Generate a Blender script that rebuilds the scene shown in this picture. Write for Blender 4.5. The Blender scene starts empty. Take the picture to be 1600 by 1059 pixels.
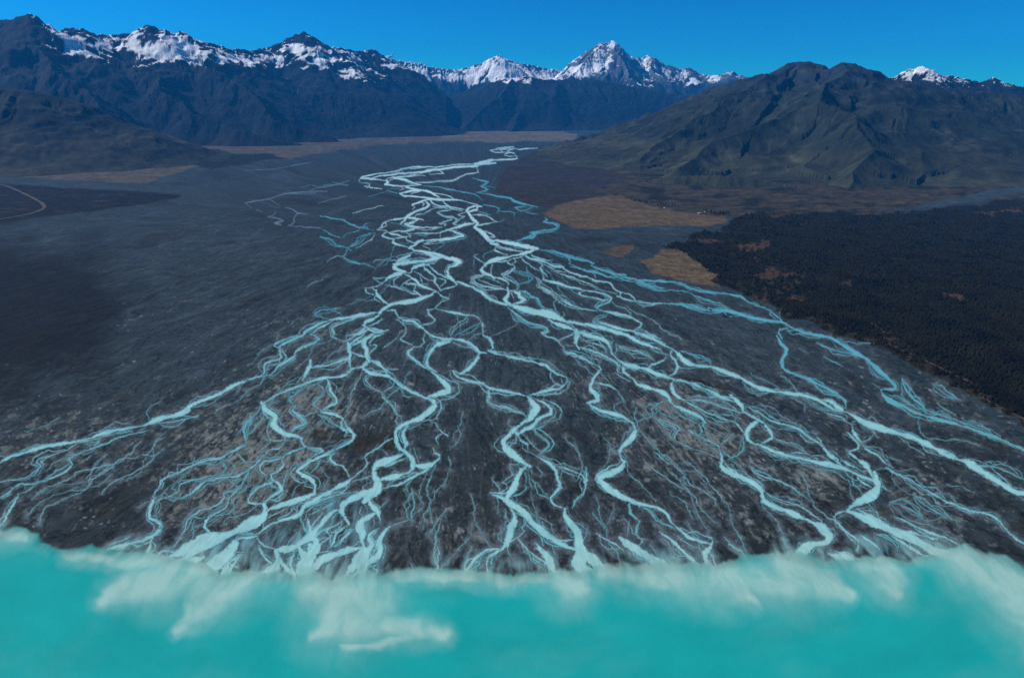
# Aerial view: a braided river fan running into a glacial lake, mountains behind.
HAZE_COL = (0.03, 0.38, 1.0); HAZE_DENS = 1.3e-5
SUN_AZ_D, SUN_EL_D, SUN_E = -78.0, 43.0, 4.9
SKY_STR, SKY_AIR, SKY_TINT = 0.055, 0.9, (0.035, 0.56, 0.66)
EXPOSURE = 0.0
# ---------------------------------------------------------------------------
# Channel survey: every braid as a polyline on the valley floor.
# '@ ox oy' starts a survey sheet; 'w[flag] x y x y ...' is one channel of
# width w; flag b = clear blue side water, f = faint half-dry channel.
# ---------------------------------------------------------------------------
TRACES = """
@ 540 220
8 1588 62 1500 66 1430 74 1390 60
8 1390 52 1340 62 1260 72 1200 82 1240 100 1300 95 1390 105 1415 125
9 1420 148 1330 156 1240 158 1180 168
9 1070 200 1000 212 900 222 820 226 740 246 640 262 560 262
6 1588 60 1500 70 1440 78
8 1250 62 1330 55 1390 52
8 1195 80 1270 75 1330 72 1390 68
7 1240 100 1290 95 1300 90 1270 76
14 1320 110 1360 100 1395 105
9 1310 118 1350 130 1415 125
9 1415 128 1420 148 1370 155 1270 155 1210 160
8 1390 68 1340 90 1330 105
24 1215 160 1160 175 1110 185 1070 195
17 1240 185 1180 190 1120 200 1080 210
8 1070 195 1000 195 930 195 880 200 820 210 750 220 740 240
14 1090 212 1010 215 930 218 850 225 800 235 740 243 680 250 630 262 560 265 480 270 430 272 370 285 280 290
8 750 222 690 215 600 218 530 225 460 235 440 250 380 262 330 268 250 275
9 460 240 470 262
8 630 255 600 275 500 295 420 300 340 315
14 250 275 190 290 140 300 125 310
12 280 290 240 305 200 315 130 312
10 130 312 200 318 280 325 340 330
20 340 330 350 348 330 362
11 330 362 400 372 460 378 520 375 600 367 630 365
5 125 315 105 335 120 350 190 360 190 375 150 380 230 392 300 400
7 690 270 700 282 770 272 810 270 790 255 770 245
7 380 300 450 300 520 298 600 288 660 290
15 400 310 470 320 530 340 550 350 620 365
11 340 345 400 315 440 300
7 1080 215 1090 235 1100 262 1060 270 1000 275 970 290 930 310 880 330 820 335 760 335 680 345 580 345
14 520 375 500 385 560 400 620 408 640 412
6 460 380 480 400 450 410
6b 345 410 380 425 430 438
17 640 410 560 415 500 425 450 440
13 450 440 480 455 560 462 640 470 700 480 750 487 830 490 900 490
9 640 412 600 425 540 440
13 640 412 700 425 740 450 770 470
9 700 430 760 440 830 450 870 465 890 480
13 900 490 960 495 1010 510 1060 525 1130 545
18 1130 545 1060 545 1020 555 1000 580 1020 600
14 1090 550 1085 575 1050 580 1020 590
13 700 485 650 495 600 515 550 530
6 550 530 575 550 555 570
15 650 495 690 530 670 555 600 578 540 605 500 635 490 660 460 690
10 620 510 650 520 640 540
10 700 490 720 515 770 540 850 545 900 555 980 570
8 800 490 820 520 860 545 870 565 960 580
7 720 545 760 555 850 560
8 870 575 800 580 760 595 800 625 860 635 920 650 890 690 920 700 960 690
32 1015 595 1040 640 1070 665 1090 690 1070 715
7 1000 590 950 600 930 615 980 630 940 650 900 690
6 860 640 880 655 820 670 770 685 830 690 820 710
9 1040 620 1100 615 1160 620 1210 650 1250 675
10 1250 675 1180 685 1110 700 1080 705
6b 1250 680 1310 655
5b 1090 590 1150 600 1200 620
15 1070 680 1000 690 950 710 880 730 840 740 780 765
7 780 765 700 768 600 765 530 768
15 490 640 560 640 600 650 640 655
13 600 650 560 680 490 690
9 490 690 540 710 610 715 700 720 800 715
11 610 715 540 740 480 748 400 755 360 765
10 500 635 430 650 370 660 330 675 310 690 300 715 255 740
7 330 680 345 705 300 725
6 255 740 330 745 350 755
6b 370 680 430 690 480 705 540 720
12 350 755 310 775 300 790 350 805 390 815 400 820
15 360 765 420 780 480 795
9 490 750 530 780 535 810
9 400 810 480 800 540 790
13 500 800 510 825 560 845 590 855
17 400 820 390 845 450 865 510 880
15 860 745 930 765 975 785 930 800 860 812 780 820 700 825 640 825
5 780 765 785 790 780 805
24 640 825 600 840 570 865 530 885
7 640 850 720 838 800 828 870 815
24 530 885 570 910 620 915 680 935 730 960 780 965
17 600 915 660 920 720 935 790 950 830 970 890 985 940 1005
6 640 870 690 890 695 905
18 560 920 530 950 490 965 440 990 410 1020
6 550 930 490 940 440 955 420 965 460 985
14 780 970 720 1000 640 1000 560 1000 500 1005 440 1025 400 1040
34 1070 720 1110 745 1150 780 1180 820 1220 835
9 1160 750 1210 775 1235 795 1200 800
26 1180 820 1200 850 1260 860
21 1220 825 1290 835 1380 850 1430 865 1510 880 1588 890
7 1240 860 1280 880 1330 895 1390 905 1470 920
9 1390 860 1410 905
9 1250 870 1230 905 1290 930 1340 945
5b 1230 910 1180 925 1150 940 1140 970
19 1588 895 1520 920 1450 940 1370 955 1330 970 1250 985 1190 1005 1150 1040
10b 1430 835 1470 810 1540 785 1580 760 1530 760
5 1085 940 1060 960 1100 985 1150 1010
5b 1090 430 1170 405 1120 385 1160 350 1170 345 1100 325 1050 310
8b 1080 430 1160 440 1260 460 1370 475 1390 500 1450 520 1520 535 1588 550
5b 640 375 750 385 850 400 950 420 1050 435 1110 470 1130 495
5b 1140 530 1230 545 1270 565 1250 600
5b 1260 580 1340 590 1400 600 1390 640
6b 1550 545 1500 575 1440 580 1400 555 1430 550 1490 545
6b 1460 585 1530 600 1588 610
4b 1240 390 1170 380 1110 370
@ 540 400
26 410 70 400 100 430 115 490 130
19 400 70 470 65 560 50 640 45 700 30 760 20 800 5
10 430 50 490 40 540 20
18 830 10 880 25 940 50 910 75 860 95 840 130 850 165 890 200 920 235
24 490 130 450 150 400 160 360 180 330 205 300 230
9 360 180 290 185 225 185
10 225 185 260 205 300 235
10 300 235 250 255 200 265
9 200 265 165 265 170 305 230 320
16 220 270 250 290 260 320 290 350 320 380 350 400
15 250 330 240 360 290 385
16 490 135 530 150 550 110 600 85 640 70 680 75
17 490 150 540 180 590 210 610 240 670 265 750 295
15 640 80 660 110 700 140 740 180 735 215 760 250 780 285
9 690 80 740 130 800 165 870 195
6 570 130 620 155 660 190 730 210
9 740 190 830 200 820 225 780 255
10 920 235 900 255 840 270 790 280
8 460 160 400 200 400 250
7 400 250 330 240
8 330 240 430 265 500 290 560 315 640 335
10 540 190 480 230 460 255
15 500 230 570 235 610 245
23 580 245 570 290 600 320 650 340
6 610 165 640 230 680 240 690 265
24 750 295 720 320 650 345 580 370 490 385 420 395 350 415
19 760 300 810 345 850 355
10 860 320 850 350
17 850 360 790 385 760 415 730 440
8 810 350 795 385
34 400 395 330 430 280 475 270 505
15 260 470 180 480 100 490 0 515
28 270 500 230 525 170 545 150 575
14 300 520 260 560 200 580
17 150 575 190 605 250 630 300 630 350 615
12 190 605 130 640 60 655 10 665 0 690
15 250 640 180 680 100 720 30 750
15 310 640 230 680 200 720
28 100 700 150 740 170 790 200 850
25 30 720 40 790 30 850 40 920
10 200 740 260 740 220 790 180 830
13 60 800 120 830 180 830
24 200 860 150 900 150 940 190 970
15 100 930 40 940 0 980
15 210 870 270 880 300 920 330 950 340 980
8 330 930 380 940 430 940
22 150 940 200 970 290 985 370 1000 420 1050
5 200 970 160 1010 180 1040
13 345 455 410 455 430 490 440 515
15 440 515 510 540 560 545 620 585 660 625
8 420 530 470 555 505 600 485 655 450 690 510 720 570 755
11 660 625 655 660 640 690 655 720 620 750 580 755
15 570 755 520 790 515 815 550 845 620 900 690 945
11 730 440 680 450 690 490 740 525 720 555 650 570 620 585
17 660 620 700 655 770 680 840 690 900 685
14 750 440 830 460 920 475 990 490 1060 495 1100 515 1130 560 1140 590 1130 640
9 990 490 1010 515 1000 550 940 580 900 620 870 660 880 685
5b 1110 555 1040 590 970 630 900 660
15 1130 640 1140 660 1190 685 1215 720 1220 760 1200 780
7 1130 640 1060 665 1010 700
18 900 690 970 700 1030 730 1080 770 1110 800 1160 805
24 1110 800 1100 840 1060 890 1010 945 940 975
19 880 700 830 720 760 730 720 770 690 820 670 870 690 920 750 960
6 840 700 790 740 740 760
5 890 720 960 750 1040 765
24 900 960 910 985 935 1000
13 940 975 890 955 930 1005 1000 1030 1100 1050 1150 1055
18 690 945 740 985 800 1040 830 1059
13 1200 780 1180 785 1250 810 1330 830 1420 850 1520 870 1588 885
6f 1190 670 1270 640 1350 605 1420 565 1430 540
20 920 215 990 240 1050 260 1090 285 1140 310 1170 345 1240 380 1300 400 1370 415
21 1300 15 1240 30 1180 50 1150 75 1130 95
28 1130 95 1120 120 1160 150 1200 160 1230 190
12 1210 75 1200 120 1210 150
12 1130 130 1150 160 1090 185 1060 195 1065 215 1110 240 1180 260 1300 275 1340 290
6 1100 200 1150 215 1200 240 1280 255
13 1230 180 1300 195 1350 230 1340 275
7 1150 180 1220 200 1300 235
25 1340 270 1350 310 1340 340 1310 360 1340 390 1390 410
15 1360 290 1430 310 1440 340 1480 360 1450 385 1390 400
22 1370 310 1390 350
26 1380 415 1420 430 1480 440 1588 455
8 1400 440 1480 460 1588 470
10 1340 425 1400 475 1460 515 1500 545 1540 560 1588 575
6 1320 30 1340 60 1390 80
6 1390 20 1405 50 1380 70
9 1400 85 1360 120 1290 155 1310 180 1370 210 1420 240 1420 275 1400 285
4b 1360 120 1440 150 1520 180 1510 215 1430 230
8 1410 290 1470 295 1520 325 1588 370
5f 0 410 80 385 200 340
4f 0 35 120 65 200 85 250 110
5f 350 15 280 70 240 110
@ 380 480
15 1090 45 1000 65 900 85 800 95 720 110
6b 820 5 740 20 640 30 600 50 600 70 660 90 710 100
5b 740 30 800 55 830 80
15 720 105 660 130 600 155 540 190 500 220 480 245 420 265 350 300 300 325
13 740 120 680 150 620 180 580 210 550 230
10 950 85 860 120 780 150 740 175 750 215 735 240 780 265 830 290
10 480 235 400 250 320 280 270 300 260 325 300 340
15 300 325 305 380 320 410 300 430 220 450 190 465 175 500 180 545 150 575
8 300 430 290 490 240 540
13 550 230 590 235 630 265 590 295 500 330 440 360 425 395 440 405
14 440 405 370 440 300 490 260 535 220 565 170 575
17 170 575 100 585 40 605 0 620
15 1000 130 1010 170 950 220 880 270 830 290
13 1040 170 1120 190 1180 200
21 1000 230 940 270 880 310
29 870 300 870 340 890 390
31 1060 230 1000 290 1020 350 1020 410 1040 450
10 1130 215 1060 250
15 900 380 960 400 1020 410
10 1110 320 1060 370 1030 400
15 890 400 850 430 800 450 730 475 660 490 600 495 550 505
15 860 430 880 480 890 520
17 1040 450 1000 490 960 500 900 510
15 1040 440 1110 470 1160 510 1200 530
6 1180 500 1270 515
21 1000 510 1050 545 1130 560 1210 580
9 1050 555 1030 590 1010 600 1060 660 1100 690 1150 710
21 1210 580 1250 610 1300 650 1400 705 1480 740 1520 760
9 1250 620 1240 660 1170 695 1150 715
9 1150 715 1155 750 1200 790 1240 840 1270 890 1310 905
7 1280 900 1260 940 1280 980
7 1310 905 1310 950 1280 980
25 560 440 550 490 530 530 510 580 490 600
10 490 600 510 625 560 610 550 585
17 890 530 850 560 770 580 660 590 570 610 500 640 430 665 340 700 260 740 200 780 170 800
7b 700 480 690 440 730 390 800 355 850 345
23 170 800 190 840 240 880 260 930 240 980 280 1010
8 200 800 240 850
8b 530 650 460 700 390 760
5b 540 660 545 750
15 700 600 720 680 740 720 770 750 770 790 700 830 640 860
8 620 640 680 690 650 740 590 785 580 810 640 850
17 640 870 720 880 800 910 830 930
8 620 890 700 920 760 970 820 1010
17 820 920 810 970 830 1000 890 1030 930 1059
10 840 950 880 1000
10 430 800 410 860 460 900 490 930 520 965 480 990 400 1020 390 1045
6 480 800 420 830
6 600 870 540 890 480 920
7 320 880 290 930
@ 220 580
21 850 90 780 115 720 150 660 185 590 215 510 245 450 270 400 300 390 325 340 350 260 375 180 390 110 415 50 440 0 460
6 480 370 400 390 330 405 260 425 160 430 60 450
26 1000 265 1010 300 1060 340 1110 375 1100 430 1110 465 1160 505 1220 530 1300 540 1330 560
8 1040 270 1090 320
21 1330 560 1330 590 1360 625
17 1360 630 1290 655 1230 680 1190 700
10 1360 630 1440 640 1510 660 1450 690 1390 730
15 1190 700 1170 740 1180 780 1150 825 1080 855 1090 900 1150 940 1165 980 1120 1015 1060 1050
9 1235 520 1270 480 1320 450 1370 435 1330 380 1290 350 1255 330 1270 300
7b 1350 110 1280 190 1230 240 1280 290
10 1190 540 1190 590 1150 640 1060 650 1030 690 1010 720
10 1010 700 960 760 920 800 850 845 790 875 720 880 640 890 540 915 490 950 420 1010 350 1050
10 1190 710 1100 740 1030 750 990 780 985 815 1010 850 1060 880
7 1060 600 1020 640 970 680
6 1020 560 1070 590 1070 605
11b 905 360 910 410 870 440 855 500 870 560 870 610
7b 1010 400 960 450 920 510 880 530
10 870 600 820 630 740 670 660 720 560 740 460 770 380 805 300 850 210 880 165 905 170 940 120 1000 100 1050
9 660 730 680 770 700 810 680 840 600 865 500 890 400 910 320 945 320 990 260 1030 200 1055
8 870 620 780 660 720 690
8b 790 680 860 750 880 770
9b 900 800 870 880 840 940 830 970 700 1010 690 1040
8b 800 890 760 950 680 1020
12 1090 920 1010 945 960 975 910 1030 890 1059
20 1390 730 1370 770 1310 810 1295 830 1340 865 1400 890 1440 940 1440 1010
6 1285 690 1310 740 1330 780
15 1588 650 1500 700 1420 740 1390 735
7b 1480 740 1450 800 1400 850
5 1550 900 1500 990
@ 220 720
15 120 300 95 360 75 420 75 480 130 500 165 530 165 575 100 620 50 640 0 660
8 320 210 320 250 260 290 190 310 130 350 120 420 130 480
7b 490 210 430 265 380 300 300 320 200 315
9 690 270 690 310 660 350 570 395 500 410 440 450 390 490 370 560 340 620
11 830 200 780 260 720 330 715 380 650 425 580 460 540 500 525 550 560 585 600 610
7b 450 490 430 540 440 600 420 660
8 340 620 300 680 270 710
10 890 310 930 260 990 215 1070 185
13 890 310 895 345 950 360 1000 360
15 1160 200 1165 240 1120 280 1060 315 1020 355
36 1020 360 1030 420 1010 470 960 500 880 540 800 580 720 615 640 640 560 660 480 690 380 730 250 780
26 1440 250 1430 275 1350 310 1260 340 1160 370 1060 410 1020 450
22 1588 240 1520 275 1440 330 1350 380 1320 440 1260 470 1150 500 1080 530 1010 575 960 625
7 1020 490 1100 450 1180 410
14 960 625 880 640 800 650 760 680
60 780 690 750 740 700 790 620 840 560 900
15 960 640 1000 690 1060 720 1110 735
10 970 700 1010 780 1060 830 1090 860
15b 1320 460 1340 530 1370 590 1370 650
20 1380 480 1400 560 1400 610 1370 660 1310 700 1220 730 1130 740
32 1120 750 1130 830 1100 890 1030 940
18 1130 740 1160 830 1200 880 1260 930 1270 980
15 1270 750 1240 840 1260 920
50 1400 700 1380 800 1350 900 1400 960
7 1290 600 1240 660 1190 710
9 1588 320 1500 360 1420 390 1350 440
9 1500 440 1430 520 1400 590
15 1588 540 1500 580 1430 640 1360 680
15 1588 620 1500 680 1440 760 1380 830
18 1588 770 1500 820 1430 880
12 800 870 750 860 740 920
8 880 740 800 810 760 860
15 740 820 680 920
14 600 700 500 740 380 790 300 830
20 520 790 400 830 280 880 160 900
12 480 700 360 760 200 790 120 830
@ 0 580
22 1220 440 1160 460 1060 475 960 490 880 510 800 535 700 570 600 590 500 605 400 620 300 645 200 680 100 705 20 745 0 760 -90 800
8 1060 470 950 520 860 550
11b 840 560 800 600 780 630
7 1100 500 960 520 800 560 640 600
10 1220 495 1080 525 960 560 900 590 800 630 700 665 630 695 570 730 600 770 560 820 480 865 380 900 280 935 160 940 110 970
8 640 600 560 650 450 690 330 730 300 760 340 780 280 840 220 880 100 900 0 920 -80 930
10 110 970 60 1020 0 1045 -80 1070
9 300 940 220 1000 150 1020 150 1059
5 210 940 210 1010
4f 0 700 100 700
@ 0 740
18 160 175 110 260 60 340 20 410 -40 440
16 1330 400 1335 450 1270 515 1200 545 1080 570 950 600 860 620
18 1250 550 1240 600 1220 640 1260 680 1250 740
7 1080 520 980 555 900 580
@ 460 580
46 1090 220 1150 250 1160 290 1110 340 1040 390 960 420 880 460 840 500
27 1140 5 1200 60 1250 110 1280 160 1200 190 1110 210
9 1160 280 1220 240 1330 220
5 1160 200 1290 180 1290 210
5 1100 400 1170 440 1200 490
17 1200 485 1235 515 1270 540
10 1220 520 1170 560 1190 610
38 840 500 840 560 860 620 900 670
26 940 460 900 510 910 570 930 600 910 650
57 900 660 950 700 980 750 980 800 950 840
30 980 780 1060 790 1140 770 1190 730
12 1190 735 1205 700 1160 680 1145 640
6 990 640 1010 700 1030 760
13 810 555 750 590 690 640 600 690 580 720
10 580 720 610 760 560 820 480 890
5 725 650 770 700 730 740
36 900 690 800 730 720 760 670 780 650 850
15 930 720 830 760 750 800
62 660 850 680 900 700 950 690 1000 640 1059
32 950 840 850 870 760 890 700 900
13 1050 840 960 890 860 940 730 970
15 1140 790 1060 840 1000 870
8b 960 910 920 960 950 1020 970 1059
20 480 890 460 910 430 940 340 970 280 1020 200 1040
9 640 870 560 890 480 915
18 400 400 440 470 490 520 490 560 430 605 350 645 280 690 220 710 150 740 100 780 40 820 25 835
13 380 420 390 470 440 510
13 330 680 290 720 340 770 400 790 440 850 465 900
8b 220 720 200 780 120 860
6b 210 790 260 860 290 890
5 300 880 240 980
@ 460 720
22 465 160 400 200 320 235 260 265
62 660 130 680 180 670 230 620 290 580 340
52 640 240 560 280 470 320 400 370 390 420 420 470
42 420 470 450 530
26 600 300 630 360 680 410 700 460 710 520
32 680 430 610 470 560 500 540 550 560 600 560 670 580 720
10 560 380 540 430 570 470
28 400 390 300 440 220 530 160 600 90 660 0 710
11 400 500 320 550 260 580 300 620
13 440 540 350 600 320 680 280 740
13 500 560 400 650 370 720
26 560 720 450 740 330 780 220 820 150 870
26 580 720 520 790 500 850 470 890
22 700 560 620 620 640 700 600 760 580 830
20 790 545 730 610 700 670 710 740 690 790 620 830 570 870
7 790 545 860 520 930 500 950 485
9b 970 500 970 440 990 380 985 300 970 230
8b 900 250 950 310
7b 980 150 930 210 900 250
62 590 750 560 850 560 920
42 160 620 180 700 130 800 100 870
32 40 720 90 800
13 250 310 150 360 60 410 20 450
10 560 260 420 270 280 310 140 370
8 350 330 240 400 120 450
13b 1588 760 1520 800 1470 860 1430 920
@ 700 560
17 90 160 180 190 290 210 340 245 430 265 520 285 600 300 660 320
14 500 0 600 12 700 30 760 45 810 60 850 100 910 135 980 160
15 980 160 990 195 960 225 920 255 830 265 740 290 670 315
14 850 120 850 170 880 205
7 830 215 800 250
10 940 170 950 215
40 660 320 700 370 730 410 700 460 670 510 610 545
32 610 545 560 580 500 640 460 690 470 740 540 800 620 860 680 900
19 740 345 800 375 850 420 850 460 790 480 740 510 700 560 640 590 580 630
11 660 320 740 345
10 340 245 345 300 345 360 400 390 480 405 550 430 610 455 650 480
13b 690 560 730 610 790 660 840 710 800 760 750 800
9 580 640 600 680 660 715 660 760
9 620 710 610 740 660 770 700 795 740 810
42 560 620 580 630
19 740 810 800 850 860 890 890 930 910 1010 920 1059
11 870 880 960 910 1060 945 1120 980 1140 1059
32 650 890 610 930 580 980 560 1059
12b 690 920 700 960
6b 740 900 780 950 770 980
18 1170 380 1210 410 1280 440 1360 460 1430 480 1500 520 1540 560
32 1540 560 1550 610 1510 670 1450 730 1420 770
9 1400 730 1350 760 1400 800
28 1420 770 1430 830 1460 860
8 1450 760 1470 820
28 1460 850 1420 910 1340 950 1260 985 1250 1020 1320 1059
9 1220 205 1320 225 1400 270
11b 1400 270 1440 330 1460 370
6b 1440 360 1380 390 1370 420 1430 470
@ 700 720
30 600 70 570 150 550 220 510 265 490 310 520 360
20 590 90 650 70
15 510 265 440 270 350 265
30 370 285 450 310 520 360 590 400 650 450 690 510 760 570 830 630 900 675 980 710 1070 745
32 520 400 545 440 550 500 520 560 510 620 480 690 450 730
12b 580 440 550 520
11 450 735 380 770 330 800 320 850 330 910
11 440 730 320 740 230 800 190 850 140 910
10 780 510 800 560 860 620 920 660 1030 660
22 730 690 780 750 830 800 850 850 870 900
20b 770 640 790 700
8 580 650 640 720 720 790 790 830
15b 860 710 890 780
17 890 80 910 160 930 220 880 270 850 310 870 360 940 390
32 970 400 970 460 1020 530 1070 590 1080 640 1090 720 1110 770 1080 840 1100 880
10 940 380 975 400
8 1090 580 1150 600
26 1100 760 1180 800 1220 830 1270 880
11 1140 60 1145 110 1140 200 1120 270 1090 320
16b 1100 280 1050 340 1030 390
8b 690 150 720 200 740 270 800 300 840 320
28 1470 5 1440 70 1350 110 1250 140 1270 180 1330 235 1420 290 1500 330 1588 380
15b 1500 350 1510 430 1560 480
15b 1580 500 1570 600
15b 1500 500 1490 600
15 1230 600 1300 650 1400 700 1450 740
8b 1190 430 1240 490 1290 560
15 1420 640 1480 680 1588 750
8b 560 260 570 330
30 1080 840 1160 900 1240 950
24 850 880 900 930
@ 740 340
10b 530 265 600 275 680 290 760 315 850 345 940 365 990 380 970 400
9b 970 400 1020 425 1100 440 1160 465 1260 480 1270 500
5b 700 290 780 330 800 370 790 385
8b 790 385 860 420 940 445 1020 460 1090 490 1180 495 1270 505 1340 515
8b 1340 515 1420 525 1588 530
8b 1340 515 1390 550 1480 570 1588 590
11 440 290 430 320 480 340 540 355 600 375 660 400 740 415 760 440 860 475 950 500
8 480 310 540 340 620 360 650 350
7 390 320 400 345 460 390 480 410 540 440
13 550 370 570 400 550 430 600 470 610 490
9 620 410 680 440 760 455
6 640 440 720 470 830 500 900 530 980 560 1060 600 1180 630
13 950 500 1010 525 1090 535 1140 555 1160 590 1220 625 1210 650
7 960 515 940 490 870 490
15 1190 650 1230 670 1300 690 1340 695
13 1220 620 1280 635 1330 670 1340 695
12 1340 695 1440 710 1588 715
16 570 460 580 490 580 515 660 535 740 560 800 580 870 590 930 605
10 930 605 880 620 870 635 930 655 1010 670 1080 685 1110 690
14 930 605 1020 620 1110 645 1140 670 1120 700 1060 725 1020 745 1050 770
9 520 500 560 530 540 555 600 600 660 640 720 680 800 720 880 750 960 765 1050 770
15 1050 770 1120 785 1200 800 1280 820 1340 850 1390 880 1370 910 1320 940
13 1110 790 1100 820 1050 830 1020 855 1090 890 1180 915 1260 935 1320 945
7 1080 780 1060 820
6 1140 690 1180 735 1250 750 1300 800 1280 820
10b 360 610 430 615 480 655 530 680 550 710 580 750 640 760 690 780 710 800 690 820
7 740 780 750 810 720 835
34 340 740 420 760 500 785 570 790 640 810 700 830 750 860
26 620 850 680 880 760 905 840 930
16 720 850 790 880 840 920
30 650 810 700 850
16 750 860 840 870 950 885 1050 905 1160 935 1240 965 1310 1000 1400 1030
15 1320 940 1400 965 1480 1000 1588 1050
8 1370 915 1450 960 1550 1010
32 850 930 840 980 830 1040
24 860 940 920 970 1000 990 1080 1010 1120 1050
8 830 955 760 990 710 1020
10 320 760 330 790 400 840 450 870 520 890 600 910 620 940 560 955 600 985 660 1000 720 1020
4b 330 440 400 465 470 490 450 530 380 545
10b 345 205 400 180 500 165 510 150 480 130 540 120 640 105 690 85 690 65 620 45 580 35 610 20 590 0
@ 860 480
20 150 120 250 140 340 155 450 180 560 215 640 235 720 285 820 320 910 355
15 390 110 450 140 540 170 640 195 720 215 830 260 920 305 1010 350
24 1010 350 1060 390 1090 430 1150 470 1230 490 1320 490
8b 1320 490 1330 450 1260 410 1150 385 1060 360
28 1320 490 1400 520 1480 550 1588 600
15 1000 360 990 400 1040 450 1050 490 1040 540 990 570
8 910 355 930 390 970 400
17 960 420 900 460 840 480 800 510
9 550 320 620 350 720 370 800 400 860 450
36 220 190 230 240 210 290 240 350
20 240 220 330 240 430 270 480 300 500 340 510 390 540 420
9 260 280 350 300 440 330 460 380
8 540 300 545 360 530 400
8 530 310 480 290
15 240 330 330 360 420 390 500 430 550 470 570 520
24 540 420 600 465 680 490 790 515 870 550 950 575 1020 600
9 570 480 550 510 560 540 600 550
17 600 470 610 540 680 590
21 680 590 720 640 800 665 880 690 950 720 990 770 1020 820
8 530 545 600 590 660 620
6 700 600 780 640
9 100 330 70 290 0 255
8 70 280 150 240 210 205
8 110 320 200 320
10 110 330 120 365 200 390 280 430 350 470 400 490
5 150 360 220 400 320 420 400 440
6 430 410 410 460 390 480
26 400 490 420 515 370 570 340 630 330 680 390 740 390 770 330 790 310 800
15 310 790 350 835 420 860 490 875 560 895 620 930 690 965
8 380 630 480 645 540 690
8 700 950 770 930 840 910
7b 840 910 850 880 830 850 880 810 930 780 940 750
6 860 915 930 960 1010 990 1045 1020 1010 1059
17 1020 610 1000 640 1020 710 1060 750 1100 770
8b 1040 620 1090 670
8 1100 770 1030 810
20 1020 820 1080 840 1150 870 1220 900 1260 930 1280 960
20 1020 600 1100 615 1180 635 1260 670 1340 700 1400 740 1470 770 1500 780
10 1280 690 1350 730 1450 740 1520 760
19 1500 730 1560 790 1588 830
8b 640 235 760 290 880 300
8b 820 345 900 380 960 390
@ 960 580
23 960 200 1000 240 1050 290 1075 340
21 1075 340 1140 375 1190 405 1230 430
15 1230 430 1270 480 1300 530 1300 560 1260 580 1210 605
24 1200 400 1140 450 1095 500 1095 550 1130 590 1180 610
9 1210 450 1260 500
10 1070 290 1140 320 1210 355 1260 395 1340 425 1430 450 1520 480 1588 520
17 1180 600 1260 640 1340 675 1430 705 1588 735
8 1150 620 1230 640
8 1310 545 1380 580 1480 605 1550 650 1588 690
9 570 245 650 245 750 250 850 285 950 320 1040 345 1075 345
9 580 255 660 290 740 335 830 370 920 405 990 420 1040 470 1075 520 1070 545
8b 1060 550 1065 600 1065 660 1030 690 940 730
5 1000 350 1020 390 990 405
17 500 290 580 325 650 350 710 385 740 420
15b 720 390 740 460 760 490
22b 700 440 720 500 700 530
10 610 490 680 530 760 570 860 620
6 740 500 800 560
10 980 520 930 570 880 610
24 860 620 880 680 890 740 880 780
5 520 590 600 625 700 660 800 695 860 720
6 330 390 420 430 510 480 480 530 520 590
34 870 760 900 810 980 850 1080 895 1170 940 1220 1000 1230 1050
10 900 750 960 810 1050 870
8 1110 780 1180 850 1270 885 1370 915 1440 950 1530 1010 1580 1050
5b 740 400 850 440 950 500
6f 620 440 700 430 820 480 920 540
@ 960 720
30 1220 290 1230 330 1260 350 1340 390 1430 420 1520 460 1588 490
11 1260 270 1330 310 1430 345 1520 370 1588 420
8 1440 200 1530 270 1588 310
6 1545 310 1545 370
8 1280 320 1360 385 1420 415
20 0 250 80 300 160 340 250 370 320 380 390 410 440 450 470 510 510 550
16 510 550 570 600 620 640 700 665 790 690
10 590 605 670 590 740 620 800 640 810 680
22 810 680 790 720 750 760 760 820
10b 220 380 300 430 350 500 420 530 500 560
7b 320 500 390 570
15 370 590 450 640 510 690 560 740 620 790
8 510 660 570 640
14b 120 380 150 450 200 500
20b 210 500 180 560 190 630
17b 120 510 110 620
26 40 635 110 690 200 740 300 800 400 850 500 900 600 940
7 190 640 235 660 200 700
10 300 690 340 750
@ 1200 580
15b 150 5 250 40 340 75 430 120 520 165 590 205 640 250 640 310
19 0 165 100 175 200 190 300 205 400 235 480 280 560 325 620 340
17 430 240 520 255 580 305 640 340
28 640 335 720 380 800 430 900 465 1000 495 1090 520 1180 545 1280 590 1380 640 1480 690 1588 740
15 1200 570 1300 610 1400 660 1500 720
8 400 310 460 335 540 370 600 380 650 420 690 450
18 690 450 700 490 730 540 770 590
6 690 440 700 420 740 410
13 660 510 710 570 750 610 740 640 680 665
13 660 660 700 700 750 740
28 750 740 800 770 840 830 870 890
8 830 470 880 520 910 550
15 870 530 830 570 780 590
13 780 600 800 640 870 680 930 720 970 760 1010 790
9 1000 800 970 795 1050 850 1130 885 1220 930 1320 990 1440 1050
11 0 400 80 430 170 455 250 475 300 520 360 560 420 600 460 640
15 410 550 460 620 480 650
22 460 640 500 690 570 740 610 790
5 270 490 350 510 400 520
13 610 740 680 780 760 820 810 850
21 0 650 100 680 200 705 300 730 400 755 500 775 600 800 680 830 740 860 820 890 880 920
15 740 880 770 920 850 960
9 760 940 770 1020
52 880 900 910 950 900 1000 860 1030
9b 930 950 980 980 1020 1000
24b 950 20 1000 70 1050 120 1050 150 970 150 930 155
7b 860 100 920 140
22b 930 155 960 210 1030 260 1130 300 1230 350 1350 385 1480 420 1588 450
15b 1110 60 1130 130 1180 210 1240 260 1310 330
9b 1310 335 1400 360 1500 385 1588 420
7b 1000 200 1120 250 1220 310
8b 1360 110 1460 190 1588 240
9b 1400 270 1470 320 1550 360
@ 1140 440
27 100 800 200 865 320 900 400 915
26 0 765 50 780 100 800
15b 0 250 100 270 200 305 300 325 420 335 470 350
10b 0 110 90 125 150 170 240 205 320 235 400 300 440 340
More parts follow.
